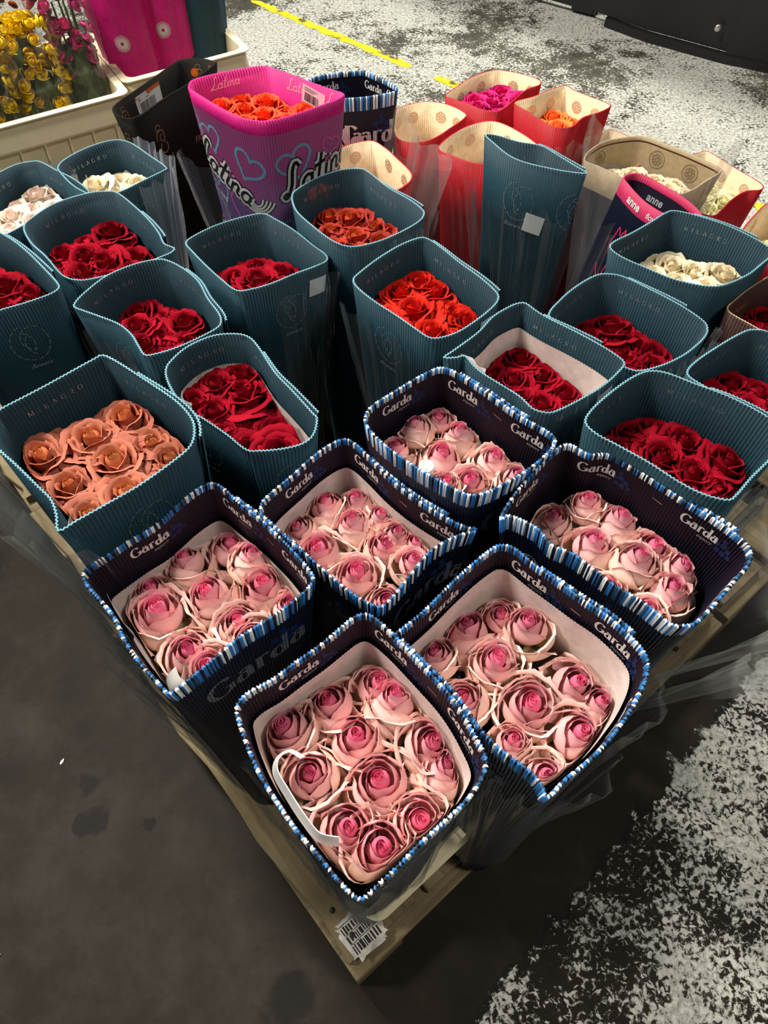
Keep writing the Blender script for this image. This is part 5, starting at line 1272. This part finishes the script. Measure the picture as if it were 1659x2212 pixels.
def bunch(loc, top, r0, r1, colour, nb, R, label, spread=1.0, opaque=None, low=.45, seed=1, oval=.75, rot=0.5, filmtop=1.0, tall=False):
    rnd = random.Random(seed); root = empty('flower_bunch', loc); tag(root, label, 'flower bunch', None)
    top = Vector(top) - Vector(loc)
    def S(th, t, off=0):
        r = r0 + (r1 - r0) * t ** .8 + off
        x, y = r * cos(th), r * oval * sin(th); c, s_ = cos(rot), sin(rot)
        return top * t + Vector((x*c - y*s_, x*s_ + y*c, 0))
    V = []; F = []; nu, nv = 40, 14
    for j in range(nv + 1):
        for i in range(nu):
            th = 2*pi*i/nu; t = j / nv * filmtop
            V.append(tuple(S(th, t, .004 * sin(7*th + 3*t) + .003 * sin(13*th - 5*t) + .006)))
    for j in range(nv):
        for i in range(nu): F.append((j*nu+i, j*nu+(i+1) % nu, (j+1)*nu+(i+1) % nu, (j+1)*nu+i))
    mesh('clear_film', V, F, [M['film']], root, smooth=True)
    vs = []; fs = []
    for k in range(150):
        t = rnd.uniform(.08, .66 if not tall else .60); th = rnd.uniform(0, 2*pi); p = S(th, t, -.022 if not opaque else -.055)
        leaf_mesh(vs, fs, p, Vector((rnd.uniform(-.4, .4), rnd.uniform(-.4, .4), 1)), rnd.uniform(.06, .10), rnd.uniform(.03, .05), (p - top * t) + Vector((0, 0, .001)))
    mesh('foliage', vs, fs, [M['leaf']], root, smooth=True)
    vs = []; fs = []
    for k in range(12):
        th = k * GA; a = S(th, 0, -r0 * .5); b = S(th, .75, -r1 * .5); n = len(vs)
        for p in (a, b):
            for q in range(5): vs.append((p.x + .0025*cos(q*1.257), p.y + .0025*sin(q*1.257), p.z))
        for q in range(5): fs.append((n+q, n+(q+1) % 5, n+5+(q+1) % 5, n+5+q))
    mesh('stems', vs, fs, [M['stem']], root)
    for k in range(nb):
        th = k * GA + rnd.uniform(-.3, .3)
        if tall: t = rnd.uniform(.48, .98); rr = rnd.uniform(.55, .98)
        else:
            t = rnd.uniform(.62, .97); rr = (.80 + .2 * rnd.random()) if k % 3 else rnd.uniform(.1, .8)
            if rr < .8: t = rnd.uniform(.94, 1.02)
        c = top * t; p = c + (S(th, t, -.010) - c) * rr
        b = dress('bloom', BLOOM, PC[colour][rnd.choice((2, 3))], root); b.location = p; r = R * rnd.uniform(.8, 1.15); b.scale = (r, r, r)
        b.rotation_euler = (Vector((p.x - c.x, p.y - c.y, .05 + rnd.uniform(-.02, .03)))).to_track_quat('Z', 'Y').to_euler()
    if opaque:
        V = []; F = []
        for j in range(nv + 1):
            for i in range(nu):
                th = 2*pi*i/nu; t = low + (filmtop - low) * j / nv + (.05 * cos(th * 2 + 1) if j == 0 else 0)
                V.append(tuple(S(th, t, .004 * sin(7*th + 3*t) + .003 * sin(13*th - 5*t) + .008)))
        for j in range(nv):
            for i in range(nu): F.append((j*nu+i, j*nu+(i+1) % nu, (j+1)*nu+(i+1) % nu, (j+1)*nu+i))
        mesh('printed_wrap', V, F, [M[opaque]], root, smooth=True)
        if opaque == 'magenta':
            for (th0, t0, r) in ((-pi/2 - rot + .22, low + .16, .023), (-pi/2 - rot + .85, low + .34, .019), (-pi/2 - rot - .45, low + .36, .019)):
                P = []
                for k in range(30):
                    a = 2*pi*k/30; P.append(ribbon([(r*.22*cos(a), r*.22*sin(a)), (r*cos(a), r*sin(a))], .0016, step=.004))
                P.append(ribbon(arc(0, 0, r*.62, r*.62, 0, 360), .0012, step=.004))
                mg = merge(P); hh = top.length
                V = [tuple(S(th0 + x / r1 * 1.1, t0 + y / hh, .004 * sin(7*(th0 + x/r1*1.1) + 3*(t0 + y/hh)) + .003 * sin(13*(th0 + x/r1*1.1) - 5*(t0 + y/hh)) + .0095)) for x, y in mg[0]]
                mesh('daisy_print', V, mg[1], [M['white_ink']], root)
    return root
def inc(c, a, b): return (c.x + U31.x * a + V31.x * b, c.y + U31.y * a + V31.y * b)
zc = .152
for (a, b_, col_, nb, R, lab, tl, sd, r1, hh) in (
    (-.005, -.105, 'yellow', 90, .019, 'wrapped bunch of yellow roses at the left edge of the crate, left of its twin', False, 1, .100, .53),
    (.145, -.10, 'yellow', 90, .019, 'wrapped bunch of yellow roses, right next to the hot pink spray roses', False, 2, .098, .52),
    (.262, -.085, 'hotpink', 70, .020, 'tall clear wrapped bunch of small hot pink spray roses', True, 3, .088, .72),
    (.00, .09, 'dark_red', 22, .022, 'wrapped bunch of dark red flowers behind the yellow ones at the left', False, 4, .10, .60),
    (.13, .10, 'rust', 22, .019, 'wrapped bunch of rust and yellow-stemmed flowers behind the yellow roses', False, 5, .10, .60)):
    x, y = inc(c1, a, b_); bunch((x, y, zc), (x - .03, y + .02, zc + hh), .042, r1, col_, nb, R, lab, seed=sd, tall=tl, rot=A31)
for (a, b_, lab, sd, dx) in ((-.105, -.04, 'magenta daisy-print sleeve, the left one of the pair in the back crate', 11, -.06), (.005, .0, 'magenta daisy-print sleeve, the right one, beside the dark teal sleeve', 12, .0)):
    x, y = inc(c2, a, b_); bunch((x, y, zc), (x + dx, y + .03, zc + .78), .05, .092, 'hotpink', 4, .02, lab, seed=sd, opaque='magenta', low=.36, rot=A31)
x, y = inc(c2, .115, .0); bunch((x, y, zc), (x + .02, y + .02, zc + .70), .05, .075, 'dark_red', 3, .02, 'dark teal sleeve in clear film at the right end of the back crate', seed=13, opaque='teal', low=.05, rot=A31)
x, y = inc(c1, -.12, .335); bunch((x, y, .147), (x - .05, y + .08, zc + .75), .08, .14, 'dark_red', 2, .02, 'dark teal wrapped sleeve behind the yellow bunches at the top left corner', seed=14, opaque='teal', low=.05, rot=A31)

# ---------------------------------------------------------------- litter on the floor
def scrap(x, y, L_, w_, rz, m, name, label):
    vs = []; fs = []; leaf_mesh(vs, fs, Vector((0, 0, .003)), Vector((cos(rz), sin(rz), 0)), L_, w_, Vector((0, 0, 1)))
    vs = [(v[0], v[1], .0015 + .003 * abs(sin(40 * v[0]))) for v in vs]
    o = mesh(name, vs, fs, [m], smooth=True); o.location = (x, y, 0); tag(o, label, name.replace('_', ' '))
scrap(-.668, .445, .014, .006, 1.2, M['white_ink'], 'petal_scrap', 'pale petal scrap on the dark floor, left of the pallet')
scrap(-.70, .105, .010, .012, .4, M['white_ink'], 'paper_scrap', 'small white paper scrap at the left edge of the floor')
scrap(.885, .775, .05, .045, .3, M['leaf'], 'fallen_leaf', 'green leaf lying on the floor at the right picture edge')
